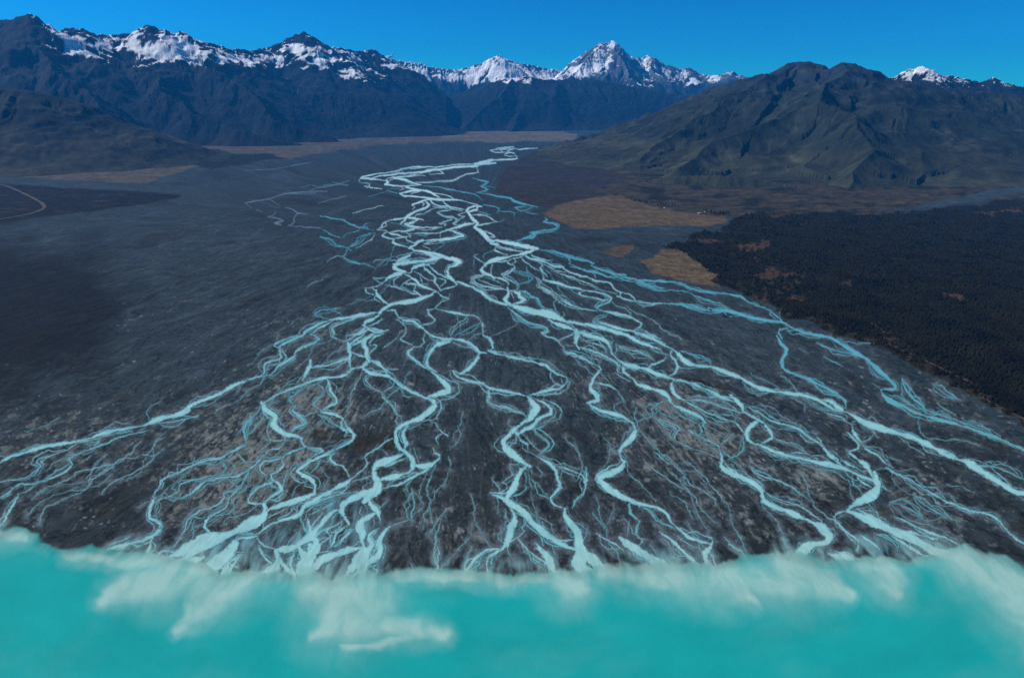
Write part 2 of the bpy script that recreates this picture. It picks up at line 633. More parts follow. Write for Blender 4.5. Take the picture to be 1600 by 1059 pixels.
8b 330 240 340 280 380 310
8b 410 250 420 300
18b 450 340 510 380 580 415 660 435 750 450 830 460
12b 480 385 420 400 400 430
34b 405 430 430 470
18b 390 450 420 510 470 560 450 620 430 670 440 710 490 750 560 780
22b 830 460 900 505 980 555 1060 600 1130 640
38b 1130 640 1190 700 1260 760 1330 820 1370 860
8b 720 510 800 545 900 575 1000 600 1100 630
6b 780 620 850 660 930 700
6b 570 555 640 590
@ 940 340
9b 0 440 100 470 200 495 280 515 370 555 450 595 560 605 680 610 740 630
10b 300 515 400 525 500 530 600 540 680 560 730 590 850 615 980 630 1150 645
9b 740 630 800 660 900 690 1000 720 1050 760
14b 529 715 640 720 720 740 830 765 920 770 1020 770 1120 795 1220 830 1320 850 1450 865
6b 700 720 800 740 900 755 1000 765
@ 1200 720
60 880 100 910 180 900 240 840 300 760 340 690 380 660 410
46 660 420 740 450 850 500 960 550 1080 600 1200 650 1320 710 1420 760 1500 800
17 740 400 850 460 960 510 1010 540
8 640 420 560 440 550 470
8 640 440 580 480
15 540 460 590 540 650 590 720 640 750 670
20 750 670 740 740
32 318 490 400 530 450 560 480 590 510 630 490 670 430 680
15 318 410 400 470 440 500
20 440 490 450 550
60 430 680 340 700 280 750 230 800
13 1040 460 1150 510 1250 560 1350 600 1450 630 1588 690
7 1000 350 1040 450
7b 1000 350 1100 370 1200 420 1300 500
7b 1200 290 1300 370 1400 430 1500 480 1588 510
11 980 60 1050 100 1150 150 1250 210 1350 270 1450 330 1588 380
10 1000 610 1100 670 1200 730 1300 780
10 1450 600 1588 670
9b 870 600 970 640 1060 700 1070 750
13 760 620 850 670 930 730
24 1180 640 1300 690 1450 740 1588 790
16 1100 580 1250 610 1400 650
30 500 760 620 800 720 850
10 560 740 680 800 760 850
@ 1300 680
18b 1058 -79 1180 -40 1290 0 1400 40 1500 85 1600 130 1750 200
8b 1058 -110 1250 -40 1350 10
28 1050 200 1150 245 1250 310 1350 370 1430 420 1500 465 1600 490 1750 520
7b 1200 250 1330 260 1420 290 1500 330 1588 370
12b 1500 480 1588 540
10 940 560 1050 590 1150 630 1280 650 1370 700 1430 770 1500 840 1588 900 1740 980
7 1000 590 1120 640 1280 660
@ 380 220
7f 20 515 100 500 200 485 280 460 340 440 420 432 500 425 580 420 700 420
5f 340 435 450 440 600 435
6f 550 420 600 395 700 380 800 355 880 330
7f 740 340 800 360 870 365
6f 200 480 260 510 300 540
5f 220 540 300 560
8f 350 555 410 570 450 600 540 605
8f 450 600 420 640 425 670 400 695 370 700
8f 370 705 450 712 560 718 640 725
11b 650 730 720 775 800 800
8b 640 790 730 825 760 865 840 885 890 910
6b 870 885 960 850 1020 790 1090 765
7b 860 890 850 940 830 965 900 1000 1000 1020 1080 1050
7f 210 630 270 600 260 580
9f 210 630 280 640 330 665 260 685 310 695
7f 110 570 160 590
5f 20 520 70 555
5b 1250 960 1170 990 1120 1040
6b 640 625 720 640 830 660 880 690 960 720 1080 740
6f 390 210 470 195 560 180
3f 0 245 60 246 130 241 190 243 250 235 320 226 400 205
5f 620 520 680 500 850 460
"""
import bpy, math, random
import numpy as np

random.seed(4)
RNG = np.random.default_rng(11)
SC = bpy.context.scene
COL = SC.collection

# ---------------------------------------------------------------- survey camera
F, CX, CY, HORIZON, CAM_H = 1067.0, 800.0, 529.5, 160.0, 1000.0
PITCH = math.atan((CY - HORIZON) / F)
SP, CP = math.sin(PITCH), math.cos(PITCH)

def ray(px, py):
    a = (np.asarray(px, float) - CX) / F
    b = (CY - np.asarray(py, float)) / F
    return a, CP + b * SP, -SP + b * CP

def ground_pt(px, py, z=0.0):
    a, dy, dz = ray(px, py)
    t = (z - CAM_H) / dz
    return a * t, dy * t

def pt_at(px, py, Y):
    a, dy, dz = ray(px, py)
    t = Y / dy
    return np.array([a * t, Y, CAM_H + dz * t])

# ---------------------------------------------------------------- noise
_P = RNG.permutation(4096).astype(np.int64)
_ANG = RNG.random(4096) * 2 * np.pi
_GX, _GY = np.cos(_ANG), np.sin(_ANG)

def perlin(x, y):
    xi = np.floor(x).astype(np.int64); yi = np.floor(y).astype(np.int64)
    xf = x - xi; yf = y - yi
    u = xf * xf * xf * (xf * (xf * 6 - 15) + 10)
    v = yf * yf * yf * (yf * (yf * 6 - 15) + 10)
    def g(ix, iy, dx, dy):
        h = _P[(_P[ix & 4095] + iy) & 4095]
        return _GX[h] * dx + _GY[h] * dy
    a = g(xi, yi, xf, yf); b = g(xi + 1, yi, xf - 1, yf)
    c = g(xi, yi + 1, xf, yf - 1); d = g(xi + 1, yi + 1, xf - 1, yf - 1)
    return ((a + (b - a) * u) * (1 - v) + (c + (d - c) * u) * v) * 1.5

def fbm(x, y, n=4, gain=0.5):
    s = np.zeros_like(x, float); a = 1.0; t = 0.0
    for i in range(n):
        s += a * perlin(x * 2 ** i + 17.3 * i, y * 2 ** i - 9.1 * i); t += a; a *= gain
    return s / t

def ridged(x, y, n=4, gain=0.5):
    s = np.zeros_like(x, float); a = 1.0; t = 0.0
    for i in range(n):
        s += a * (1 - np.abs(perlin(x * 2 ** i + 31.7 * i, y * 2 ** i + 5.7 * i)) * 1.6); t += a; a *= gain
    return s / t

def sstep(a, b, x):
    t = np.clip((x - a) / (b - a), 0, 1)
    return t * t * (3 - 2 * t)

# ---------------------------------------------------------------- object helpers
def tag(o, label, cat, kind=None, group=None):
    o['label'] = label; o['category'] = cat
    if kind: o['kind'] = kind
    if group: o['group'] = group
    return o

def mesh_obj(name, verts, faces, mat, parent=None, smooth=False):
    """verts (n,3), faces (m,3|4) arrays or list of tuples."""
    me = bpy.data.meshes.new(name)
    verts = np.asarray(verts, np.float32)
    if isinstance(faces, np.ndarray):
        m, k = faces.shape
        me.vertices.add(len(verts)); me.vertices.foreach_set('co', verts.ravel())
        me.loops.add(m * k); me.loops.foreach_set('vertex_index', faces.astype(np.int32).ravel())
        me.polygons.add(m)
        me.polygons.foreach_set('loop_start', np.arange(0, m * k, k, dtype=np.int32))
        me.update(calc_edges=True)
    else:
        me.from_pydata(verts.tolist(), [], faces); me.update()
    if smooth:
        me.polygons.foreach_set('use_smooth', np.ones(len(me.polygons), bool))
    me.materials.append(mat)
    o = bpy.data.objects.new(name, me); COL.objects.link(o)
    if parent: o.parent = parent
    return o

def vcol(o, name, rgb):
    rgb = np.asarray(rgb, np.float32)
    a = o.data.color_attributes.new(name, 'FLOAT_COLOR', 'POINT')
    out = np.ones((len(rgb), 4), np.float32); out[:, :rgb.shape[1]] = rgb
    a.data.foreach_set('color', out.ravel())

def vfloat(o, name, v):
    a = o.data.attributes.new(name, 'FLOAT', 'POINT')
    a.data.foreach_set('value', np.asarray(v, np.float32))

def empty(name, loc, rz=0.0):
    o = bpy.data.objects.new(name, None); COL.objects.link(o)
    o.location = loc; o.rotation_euler = (0, 0, rz); o.empty_display_size = 5
    return o

def grid_faces(nr, nc):
    i = np.arange(nr * nc).reshape(nr, nc)
    return np.stack([i[:-1, :-1], i[:-1, 1:], i[1:, 1:], i[1:, :-1]], -1).reshape(-1, 4)

# ---------------------------------------------------------------- materials
def new_mat(name):
    m = bpy.data.materials.new(name); m.use_nodes = True
    nt = m.node_tree; nt.nodes.clear()
    out = nt.nodes.new('ShaderNodeOutputMaterial')
    b = nt.nodes.new('ShaderNodeBsdfPrincipled')
    nt.links.new(b.outputs[0], out.inputs[0])
    return m, nt, b, out

def node(nt, kind, **kw):
    n = nt.nodes.new(kind)
    for k, v in kw.items(): setattr(n, k, v)
    return n

def attr_mat(name, attr, rough=0.9, spec=0.1, speck=(0.02, 3.0), amt=0.35, bump=0.0, bscale=0.05):
    """surface colour from a point colour attribute, broken up by fine noise in object space"""
    m, nt, b, out = new_mat(name)
    a = node(nt, 'ShaderNodeAttribute', attribute_name=attr)
    tc = node(nt, 'ShaderNodeTexCoord')
    n1 = node(nt, 'ShaderNodeTexNoise'); n1.inputs['Scale'].default_value = speck[0]
    n1.inputs['Detail'].default_value = 8; n1.inputs['Roughness'].default_value = 0.75
    nt.links.new(tc.outputs['Object'], n1.inputs['Vector'])
    mr = node(nt, 'ShaderNodeMapRange'); mr.inputs['From Min'].default_value = 0.3; mr.inputs['From Max'].default_value = 0.7
    mr.inputs['To Min'].default_value = 1 - amt; mr.inputs['To Max'].default_value = 1 + amt
    nt.links.new(n1.outputs['Fac'], mr.inputs['Value'])
    mx = node(nt, 'ShaderNodeVectorMath', operation='SCALE')
    nt.links.new(a.outputs['Color'], mx.inputs[0]); nt.links.new(mr.outputs[0], mx.inputs['Scale'])
    nt.links.new(mx.outputs[0], b.inputs['Base Color'])
    b.inputs['Roughness'].default_value = rough; b.inputs['Specular IOR Level'].default_value = spec
    if bump:
        n2 = node(nt, 'ShaderNodeTexNoise'); n2.inputs['Scale'].default_value = bscale
        n2.inputs['Detail'].default_value = 9; n2.inputs['Roughness'].default_value = 0.65
        nt.links.new(tc.outputs['Object'], n2.inputs['Vector'])
        bp = node(nt, 'ShaderNodeBump'); bp.inputs['Strength'].default_value = 1.0; bp.inputs['Distance'].default_value = bump
        nt.links.new(n2.outputs['Fac'], bp.inputs['Height']); nt.links.new(bp.outputs[0], b.inputs['Normal'])
    return m

def water_mat(name, rough=0.3, spec=0.2):
    """milky glacial water: colour from suspended silt, with far sky sheen painted in, thins to nothing at the edge ('depth')"""
    m, nt, b, out = new_mat(name)
    a = node(nt, 'ShaderNodeAttribute', attribute_name='tint')
    d = node(nt, 'ShaderNodeAttribute', attribute_name='depth')
    nt.links.new(a.outputs['Color'], b.inputs['Base Color'])
    b.inputs['Roughness'].default_value = rough; b.inputs['Specular IOR Level'].default_value = spec
    nt.links.new(d.outputs['Fac'], b.inputs['Alpha'])
    return m

def plain(name, col, rough=0.8, spec=0.2, amt=0.25, scale=0.5):
    m, nt, b, out = new_mat(name)
    tc = node(nt, 'ShaderNodeTexCoord'); n1 = node(nt, 'ShaderNodeTexNoise')
    n1.inputs['Scale'].default_value = scale; n1.inputs['Detail'].default_value = 6
    nt.links.new(tc.outputs['Object'], n1.inputs['Vector'])
    cr = node(nt, 'ShaderNodeValToRGB')
    cr.color_ramp.elements[0].position = 0.3; cr.color_ramp.elements[1].position = 0.7
    cr.color_ramp.elements[0].color = (*[c * (1 - amt) for c in col], 1)
    cr.color_ramp.elements[1].color = (*[min(1, c * (1 + amt)) for c in col], 1)
    nt.links.new(n1.outputs['Fac'], cr.inputs[0]); nt.links.new(cr.outputs[0], b.inputs['Base Color'])
    b.inputs['Roughness'].default_value = rough; b.inputs['Specular IOR Level'].default_value = spec
    return m

# ---------------------------------------------------------------- channel network
def catmull(p, step=5.0):
    p = np.asarray(p, float)
    if len(p) < 3: return p
    q = np.vstack([2 * p[0] - p[1], p, 2 * p[-1] - p[-2]])
    out = []
    for i in range(1, len(q) - 2):
        p0, p1, p2, p3 = q[i - 1], q[i], q[i + 1], q[i + 2]
        n = max(1, int(np.hypot(*(p2 - p1)) / step))
        t = np.arange(n)[:, None] / n
        out.append(0.5 * (2 * p1 + (p2 - p0) * t + (2 * p0 - 5 * p1 + 4 * p2 - p3) * t ** 2 + (3 * p1 - p0 - 3 * p2 + p3) * t ** 3))
    out.append(p[-1:])
    return np.vstack(out)

def read_traces():
    K = 300 / 1588.0
    ox = oy = 0; res = []
    for ln in TRACES.split('\n'):
        t = ln.split()
        if not t: continue
        if t[0] == '@': ox, oy = int(t[1]), int(t[2]); continue
        fl = ''
        if t[0][-1] in 'bf': fl = t[0][-1]
        w = float(t[0].rstrip('bf'))
        w = w * K * (0.95 + 0.62 * min(1, max(0, (w - 8) / 24)))
        if ox == 220 and oy >= 580: w *= 1.22
        v = np.array(t[1:], float)
        v = v[:len(v) // 2 * 2].reshape(-1, 2) * K + (ox, oy)
        ym = v[:, 1].mean()
        if ym < 430: w *= np.interp(ym, [230, 300, 430], [0.72, 0.92, 1.12])
        if v[-1, 1] > 868:                       # carry the mouth on into the lake
            d = v[-1] - v[-2]; d = d / (np.hypot(*d) + 1e-6); d[1] = max(d[1], 0.5)
            v = np.vstack([v, v[-1] + d * 10, v[-1] + d * 20])
        res.append((w, fl, catmull(v)))
    return res

def smooth_noise(n, corr, rng):
    k = max(2, int(n / corr) + 2)
    return np.interp(np.linspace(0, k - 1, n), np.arange(k), rng.normal(size=k))

def widths(p, w, rng):
    d = np.r_[0, np.cumsum(np.hypot(*(p[1:] - p[:-1]).T))]
    L = d[-1]
    e = np.minimum(d, L - d)
    tap = np.clip((0.55 if p[:, 1].mean() < 330 else 0.30) + e / (4 * w + 3), 0, 1)
    flare = 1 + np.clip((p[:, 1] - 825) / 75, 0, 0.75)
    return w * flare * tap * np.clip(1 + 0.34 * smooth_noise(len(p), 3, rng), 0.42, 1.8)

def braid(lines, rng):
    """thin side channels that leave a main channel and rejoin it, and dry threads"""
    wet, dry = [], []
    for w, fl, p in lines:
        if fl == 'f' or len(p) < 8: continue
        q = catmull(p, 3.0); n = len(q)
        T = np.gradient(q, axis=0); T /= np.hypot(T[:, 0], T[:, 1])[:, None] + 1e-6
        N = np.stack([-T[:, 1], T[:, 0]], 1)
        for k in range(int(n / 6) + 1):
            m = int(rng.integers(7, 26)); 
            if m >= n - 1: m = n - 2
            if m < 5: continue
            i0 = int(rng.integers(0, n - m))
            y = q[i0, 1]; sc = np.clip((y - 215) / 380, 0.18, 1.15)
            A = rng.choice([-1, 1]) * (w * 0.5 + rng.uniform(1.0, 11) * sc)
            t = np.linspace(0, 1, m)
            off = A * np.sin(np.pi * t) ** 0.7 * (1 + 0.35 * smooth_noise(m, 3, rng))
            pts = q[i0:i0 + m] + N[i0:i0 + m] * off[:, None] * np.array([1, 0.62])
            u = rng.random()
            if u < 0.55: wet.append((rng.uniform(0.45, 1.15) * (0.7 + 0.5 * sc), fl if rng.random() < 0.7 else 'b', pts))
            else: dry.append((rng.uniform(0.8, 2.2) * (0.5 + 0.6 * sc), '', pts + rng.normal(0, 1.5, 2)))
    return wet, dry

# valley-floor grid: rows at constant distance, columns fanning out with distance
ROWS = np.concatenate([np.arange(188, 330, 0.7), np.arange(330, 520, 1.0), np.arange(520, 920, 1.15), np.arange(920, 1200, 4)])
COLS = np.arange(-300, 1902, 1.3)
NR, NC = len(ROWS), len(COLS)
PX, PY = np.meshgrid(COLS, ROWS)

def field_lines(lines, pad_extra=0.0, qx=None, qy=None, pad=14):
    """signed half-width field: max over lines of (w/2 - distance), and flag"""
    qx = PX if qx is None else qx; qy = PY if qy is None else qy
    S = np.full(PX.shape, -99.0, np.float32); Bl = np.full(PX.shape, -99.0, np.float32); Fa = np.full(PX.shape, -99.0, np.float32)
    for w, fl, p in lines:
        tgt = S if fl == '' else (Bl if fl == 'b' else Fa)
        n = len(p)
        wl = widths(p, w, WR)
        r = w * 1.6 + pad
        for i in range(n - 1):
            w = (wl[i] + wl[i + 1]) / 2
            (x0, y0), (x1, y1) = p[i], p[i + 1]
            c0 = int(np.searchsorted(COLS, min(x0, x1) - r)); c1 = int(np.searchsorted(COLS, max(x0, x1) + r))
            r0 = int(np.searchsorted(ROWS, min(y0, y1) - r)); r1 = int(np.searchsorted(ROWS, max(y0, y1) + r))
            if c1 <= c0 or r1 <= r0: continue
            X = qx[r0:r1, c0:c1]; Yy = qy[r0:r1, c0:c1]
            dx, dy = x1 - x0, y1 - y0; L = dx * dx + dy * dy + 1e-9
            t = np.clip(((X - x0) * dx + (Yy - y0) * dy) / L, 0, 1)
            d = np.hypot(X - x0 - t * dx, Yy - y0 - t * dy)
            s = tgt[r0:r1, c0:c1]
            np.maximum(s, w / 2 - d, out=s)
    return S, Bl, Fa

def poly_sd(poly, qx, qy, margin=60):
    """signed distance (positive inside) to a polygon, -margin outside its neighbourhood"""
    P = np.asarray(poly, float)
    out = np.full(qx.shape, -float(margin), np.float32)
    c0 = max(0, np.searchsorted(COLS, P[:, 0].min() - margin)); c1 = np.searchsorted(COLS, P[:, 0].max() + margin)
    r0 = max(0, np.searchsorted(ROWS, P[:, 1].min() - margin)); r1 = np.searchsorted(ROWS, P[:, 1].max() + margin)
    X = qx[r0:r1, c0:c1]; Y = qy[r0:r1, c0:c1]
    D = np.full(X.shape, 1e9); ins = np.zeros(X.shape, bool)
    for i in range(len(P)):
        (x0, y0), (x1, y1) = P[i], P[(i + 1) % len(P)]
        dx, dy = x1 - x0, y1 - y0
        t = np.clip(((X - x0) * dx + (Y - y0) * dy) / (dx * dx + dy * dy + 1e-9), 0, 1)
        D = np.minimum(D, np.hypot(X - x0 - t * dx, Y - y0 - t * dy))
        if y0 != y1:
            ins ^= ((y0 > Y) != (y1 > Y)) & (X < (x1 - x0) * (Y - y0) / (y1 - y0) + x0)
    out[r0:r1, c0:c1] = np.where(ins, D, -D)
    return out

WR = np.random.default_rng(77)
lines = read_traces()
wet_braids, dry_threads = braid(lines, np.random.default_rng(5))
def walkers(n, rng):
    wet, dry = [], []
    lowland = [(230, 420, 260, 110), (140, 600, 200, 90), (420, 380, 160, 90), (1130, 520, 140, 60)]
    zones = [(400, 720, 170, 130, 3), (560, 560, 120, 90, 1.5), (1090, 660, 200, 110, 3), (1300, 720, 180, 100, 2), (650, 350, 110, 70, 1.2), (900, 430, 140, 60, 1.4), (800, 700, 200, 120, 1.2), (1000, 790, 200, 60, 1.2), (650, 820, 120, 50, 1.2), (150, 720, 160, 60, 1.0)]
    wz = np.array([z[4] for z in zones]); wz = wz / wz.sum()
    for k in range(n):
        only_dry = k >= n * 0.62
        z = lowland[rng.integers(0, 4)] if only_dry else zones[rng.choice(len(zones), p=wz)]
        p = np.array([rng.normal(z[0], z[2] * .6), rng.normal(z[1], z[3] * .6)])
        if p[1] > 880 or p[1] < 250: continue
        sc = np.clip((p[1] - 215) / 380, 0.2, 1.1)
        m = int(rng.integers(8, 34)); pts = [p.copy()]; ang = 0.0
        for q in range(m):
            d = np.array([p[0] - 745, max(p[1] - 250, 20) * 0.9]); d /= np.hypot(*d)
            ang = 0.75 * ang + rng.normal(0, 0.27)
            c, s_ = math.cos(ang), math.sin(ang)
            p = p + np.array([d[0] * c - d[1] * s_, (d[0] * s_ + d[1] * c) * 0.8]) * 5.0 * (0.35 + 0.65 * sc)
            if p[1] > 900: break
            pts.append(p.copy())
        if len(pts) < 5: continue
        u = rng.random()
        if pts[0][0] > 880 and pts[0][1] < 410: continue
        if u < 0.26 and not only_dry: wet.append((rng.uniform(0.4, 1.0) * (0.6 + 0.5 * sc), 'b' if rng.random() < 0.4 else '', np.array(pts)))
        else: dry.append((rng.uniform(0.6, 1.3 if only_dry else 2.4) * (0.4 + 0.7 * sc), '', np.array(pts)))
    return wet, dry
ww, wd = walkers(840, np.random.default_rng(15))
wet_braids += ww; dry_threads += wd
lines = lines + wet_braids
jit = np.where(PY < 330, 0.5, 1.0)
QX = PX + jit * (2.3 * fbm(PX / 11, PY / 8, 3) + 1.1 * fbm(PX / 4, PY / 3, 2))
QY = PY + jit * (1.7 * fbm(PX / 11 + 50, PY / 8 + 9, 3) + 0.8 * fbm(PX / 4 + 3, PY / 3, 2))
S, SB, SF = field_lines(lines, qx=QX, qy=QY)
SDRY, _, _ = field_lines(dry_threads, qx=QX + 1.5 * fbm(PX / 14, PY / 10, 2), qy=QY, pad=5)

# ---------------------------------------------------------------- shoreline, lake depth, silt
shx = [-400, -100, 0, 40, 75, 100, 180, 215, 270, 320, 345, 372, 420, 470, 520, 570, 592, 620, 660, 720, 770, 840, 900, 960, 1010, 1060, 1120, 1165, 1235, 1270, 1330, 1385, 1440, 1480, 1508, 1550, 1583, 1620, 1700, 2000]
shy = [815, 822, 828, 828, 846, 852, 856, 860, 866, 882, 892, 890, 893, 893, 902, 893, 897, 886, 881, 889, 893, 893, 890, 885, 880, 880, 881, 868, 861, 866, 872, 871, 867, 862, 852, 864, 880, 898, 930, 1010]
_u = PX - np.clip((PX - 760) / 700, -1.1, 1.3) * (PY - 880)
warp = 13 * fbm(PX / 60, PY / 60, 3) + 7 * fbm(_u / 22 + 0.5 * fbm(PX / 20, PY / 20, 2), PY / 60, 4)
SHD = (PY - np.interp(PX, shx, shy)) + warp
lake_a = np.clip(sstep(-3, 5, SHD) * (0.70 + 0.30 * sstep(2, 20, SHD)), 0, 1)

def blobs(lst, qx, qy, soft=1.0):
    out = np.zeros(PX.shape, np.float32)
    for pts in lst:
        p = np.asarray(pts, float)
        for i in range(len(p) - 1):
            (x0, y0, w0), (x1, y1, w1) = p[i], p[i + 1]
            dx, dy = x1 - x0, y1 - y0; L = dx * dx + dy * dy + 1e-9
            m = max(w0, w1) * 2.2
            c0 = np.searchsorted(COLS, min(x0, x1) - m); c1 = np.searchsorted(COLS, max(x0, x1) + m)
            r0 = np.searchsorted(ROWS, min(y0, y1) - m); r1 = np.searchsorted(ROWS, max(y0, y1) + m)
            if c1 <= c0 or r1 <= r0: continue
            X = qx[r0:r1, c0:c1]; Y = qy[r0:r1, c0:c1]
            t = np.clip(((X - x0) * dx + (Y - y0) * dy) / L, 0, 1)
            d = np.hypot(X - x0 - t * dx, Y - y0 - t * dy) / (w0 + (w1 - w0) * t)
            s = out[r0:r1, c0:c1]
            np.maximum(s, 1 - sstep(1 - 0.45 * soft, 1 + 0.55 * soft, d), out=s)
    return out

PLUMES = [
    [(330, 880, 26), (270, 896, 30), (225, 912, 26), (185, 930, 17), (160, 940, 9)],
    [(395, 884, 34), (350, 910, 30), (318, 935, 24), (296, 958, 15), (280, 976, 9)],
    [(480, 890, 30), (505, 910, 38), (530, 930, 46), (532, 955, 40), (510, 980, 20), (490, 990, 9)],
    [(560, 880, 30), (570, 920, 36), (585, 950, 26)],
    [(545, 975, 26), (600, 980, 15), (650, 984, 14), (690, 990, 9)],
    [(640, 996, 5), (590, 1006, 5), (540, 1010, 4)],
    [(420, 890, 16), (380, 905, 14), (350, 915, 10)],
    [(860, 890, 22), (890, 905, 26), (905, 922, 15)],
    [(950, 885, 18), (1010, 900, 18), (1040, 912, 10)],
    [(1010, 880, 20), (1070, 898, 26), (1130, 912, 26), (1165, 930, 15), (1178, 940, 7)],
    [(1230, 872, 28), (1250, 895, 34), (1290, 915, 20), (1325, 928, 10)],
    [(1120, 895, 24), (1180, 905, 22), (1240, 910, 22)],
    [(1360, 870, 26), (1385, 895, 24), (1400, 915, 17), (1408, 926, 9)],
    [(1440, 858, 12), (1490, 868, 18), (1540, 890, 30), (1590, 925, 36), (1660, 970, 44), (1800, 1050, 50)],
    [(-60, 835, 16), (0, 838, 13), (40, 842, 9)],
    [(110, 866, 9), (190, 872, 12), (260, 878, 16)],
    [(620, 895, 8), (700, 900, 9), (780, 902, 10), (850, 905, 10)],
]
WX = PX + 20 * fbm(PX / 75, PY / 55, 3) + 3 * fbm(PX / 18, PY / 18, 3)
WY = PY + 16 * fbm(PX / 75 + 7, PY / 55 + 3, 3) + 3 * fbm(PX / 18 + 5, PY / 18, 3)
slant = np.clip((PX - 760) / 700, -1.1, 1.3)
UX = PX - slant * (PY - 880); 
strk = fbm(UX / 13 + 0.8 * fbm(PX / 40, PY / 40, 2), PY / 70, 4); strk2 = fbm(UX / 28 + fbm(PX / 60, PY / 50, 3), PY / 80, 3)
silt = 0.92 * blobs(PLUMES, WX, WY, 2.0)
soft = blobs([[(x, y + 3, w * 1.6) for x, y, w in pl] for pl in PLUMES], WX, WY, 1.7)
silt = np.clip(silt * (1.0 + 0.55 * strk2 + 0.35 * strk * sstep(70, 10, SHD)), 0, 1)
silt = np.maximum(silt, 0.40 * soft * (1 + 0.8 * strk2))
silt = np.maximum(silt, (0.25 + 0.5 * soft) * (0.8 + 1.1 * strk) * (1 - sstep(2, 34, SHD)))
drift = 0.5 + 0.5 * fbm(PX / 160 + PY / 260, PY / 90, 4)
silt = np.clip(np.maximum(silt, 0.10 * sstep(0.45, 0.9, drift)), 0, 1)
LAKE_DEEP = np.array([0.010, 0.332, 0.310]); SILT_W = np.array([0.31, 0.53, 0.465])
lake_rgb = LAKE_DEEP * (1 - silt[..., None]) + SILT_W * silt[..., None]
lake_rgb *= (1 + 0.15 * fbm(WX / 130, WY / 70, 4) + 0.05 * fbm(PX / 4, PY / 3, 2))[..., None]

# ---------------------------------------------------------------- ground relief and cover
WXg, WYg = ground_pt(PX, PY)
land_t = sstep(-26, 40, -SHD)
GZ = -6 + 7.0 * land_t
WZ = GZ + 0.9
dry_t = sstep(1.5, -5, np.maximum(S, SB)) * land_t
GZ += 0.9 * fbm(WXg / 60, WYg / 60, 4) * dry_t
GZ += 0.6 * ridged(WXg / 25, WYg / 40, 3) * dry_t * (PY > 300)

# flow coordinates on the fan
thx = np.arctan2(PY - 340, PX - 745); rho = np.hypot(PX - 745, (PY - 340) * 1.4)
flow = lambda k, l, n=4, o=0.0: fbm(thx * k + o + 0.6 * fbm(PX / 50, PY / 40, 2), rho / l + o, n)
GRAVEL = np.array([0.030, 0.044, 0.049])
cov = np.ones(PX.shape + (3,), np.float32) * GRAVEL
def lay(mask, col):
    m = np.clip(mask, 0, 1)[..., None]
    cov[:] = cov * (1 - m) + np.asarray(col) * m

# broad tone of the gravel: old bars, faint abandoned courses
cov *= (1 + 0.22 * flow(16, 130))[..., None]
old = flow(26, 110, 4, 3.0)
lay(0.8 * sstep(0.08, 0.42, old) * (PY > 235), (0.022, 0.027, 0.026))
fz = sstep(0.12, 0.5, flow(40, 150, 4, 9.0))
lay(0.6 * fz, (0.045, 0.068, 0.080))
# thin abandoned threads
thr = 1 - np.abs(flow(34, 90, 3, 21.0)) * 7
lay(0.50 * np.clip(thr, 0, 1) * sstep(0.0, 0.4, flow(12, 160, 2, 5.0)), (0.062, 0.082, 0.108))
# brownish cast near the lake
low = sstep(560, 800, PY)
lay(low * (0.45 + 0.3 * fbm(PX / 60, PY / 40, 4)), (0.024, 0.027, 0.023))
lay(low * 0.55 * sstep(0.05, 0.4, fbm(PX / 45 + 8, PY / 30, 5)), (0.029, 0.030, 0.020))
# dark runnels draining the lower fan
rn = 1 - np.abs(fbm(WXg / 120 + 0.5 * fbm(WXg / 60, WYg / 60, 2), WYg / 150, 4)) * 9
lay(0.55 * np.clip(rn, 0, 1) * sstep(600, 760, PY), (0.012, 0.014, 0.015))
lay(0.3 * sstep(30, 4, -SHD), (0.022, 0.022, 0.020))
# pale silt: bars beside channels and streaks along the flow
near = np.maximum(S, SB)
nearw = sstep(-13, -1, near)
wide = np.zeros(PX.shape, np.float32)
for (bx, by, bw, bh, bs) in [(400, 720, 150, 110, 1.0), (490, 640, 110, 70, .9), (560, 640, 60, 60, .5), (350, 790, 130, 60, .8), (110, 690, 150, 70, .55), (60, 790, 120, 60, .35),
        (1050, 640, 90, 50, .95), (1100, 690, 120, 50, .9), (980, 690, 70, 40, .5), (1270, 745, 90, 40, .8), (1120, 770, 120, 70, .45), (1440, 760, 90, 50, .5), (1300, 640, 140, 60, .35),
        (930, 600, 60, 30, .7), (740, 840, 80, 30, .5), (660, 810, 70, 40, .4), (1500, 620, 90, 50, .5), (480, 520, 120, 50, .5), (1200, 830, 110, 40, .5), (820, 820, 90, 40, .3), (1450, 820, 120, 40, .5)]:
    wide = np.maximum(wide, bs * np.exp(-(((PX - bx) / bw) ** 2 + ((PY - by) / bh) ** 2)))
st1 = flow(70, 26, 4, 33.0) + 0.35 * fbm(PX / 5, PY / 4, 3)
st2 = fbm(PX / 16 + PY / 40, PY / 9, 5)
bars = sstep(0.22, 0.62, st1 + 0.55 * wide - 0.10) * (0.25 + wide) * sstep(430, 560, PY)
lay(0.9 * np.clip(bars, 0, 1), (0.165, 0.182, 0.160))
lay(0.75 * sstep(0.30, 0.6, st2 + 0.4 * wide - 0.05) * wide, (0.128, 0.138, 0.112))
lay(0.55 * nearw * sstep(0.0, 0.5, st2 + 0.12) * sstep(420, 620, PY), (0.11, 0.125, 0.135))
lay(0.55 * sstep(-10, 0, near + 9 * fbm(PX / 12, PY / 10, 4)) * sstep(770, 850, PY), (0.11, 0.135, 0.16))
marg = sstep(-3.2, -0.4, near + 1.8 * fbm(PX / 8, PY / 6, 3)) * sstep(400, 540, PY) * sstep(-0.25, 0.35, fbm(PX / 26 + 40, PY / 20, 3))
lay(0.7 * marg, (0.105, 0.122, 0.128))
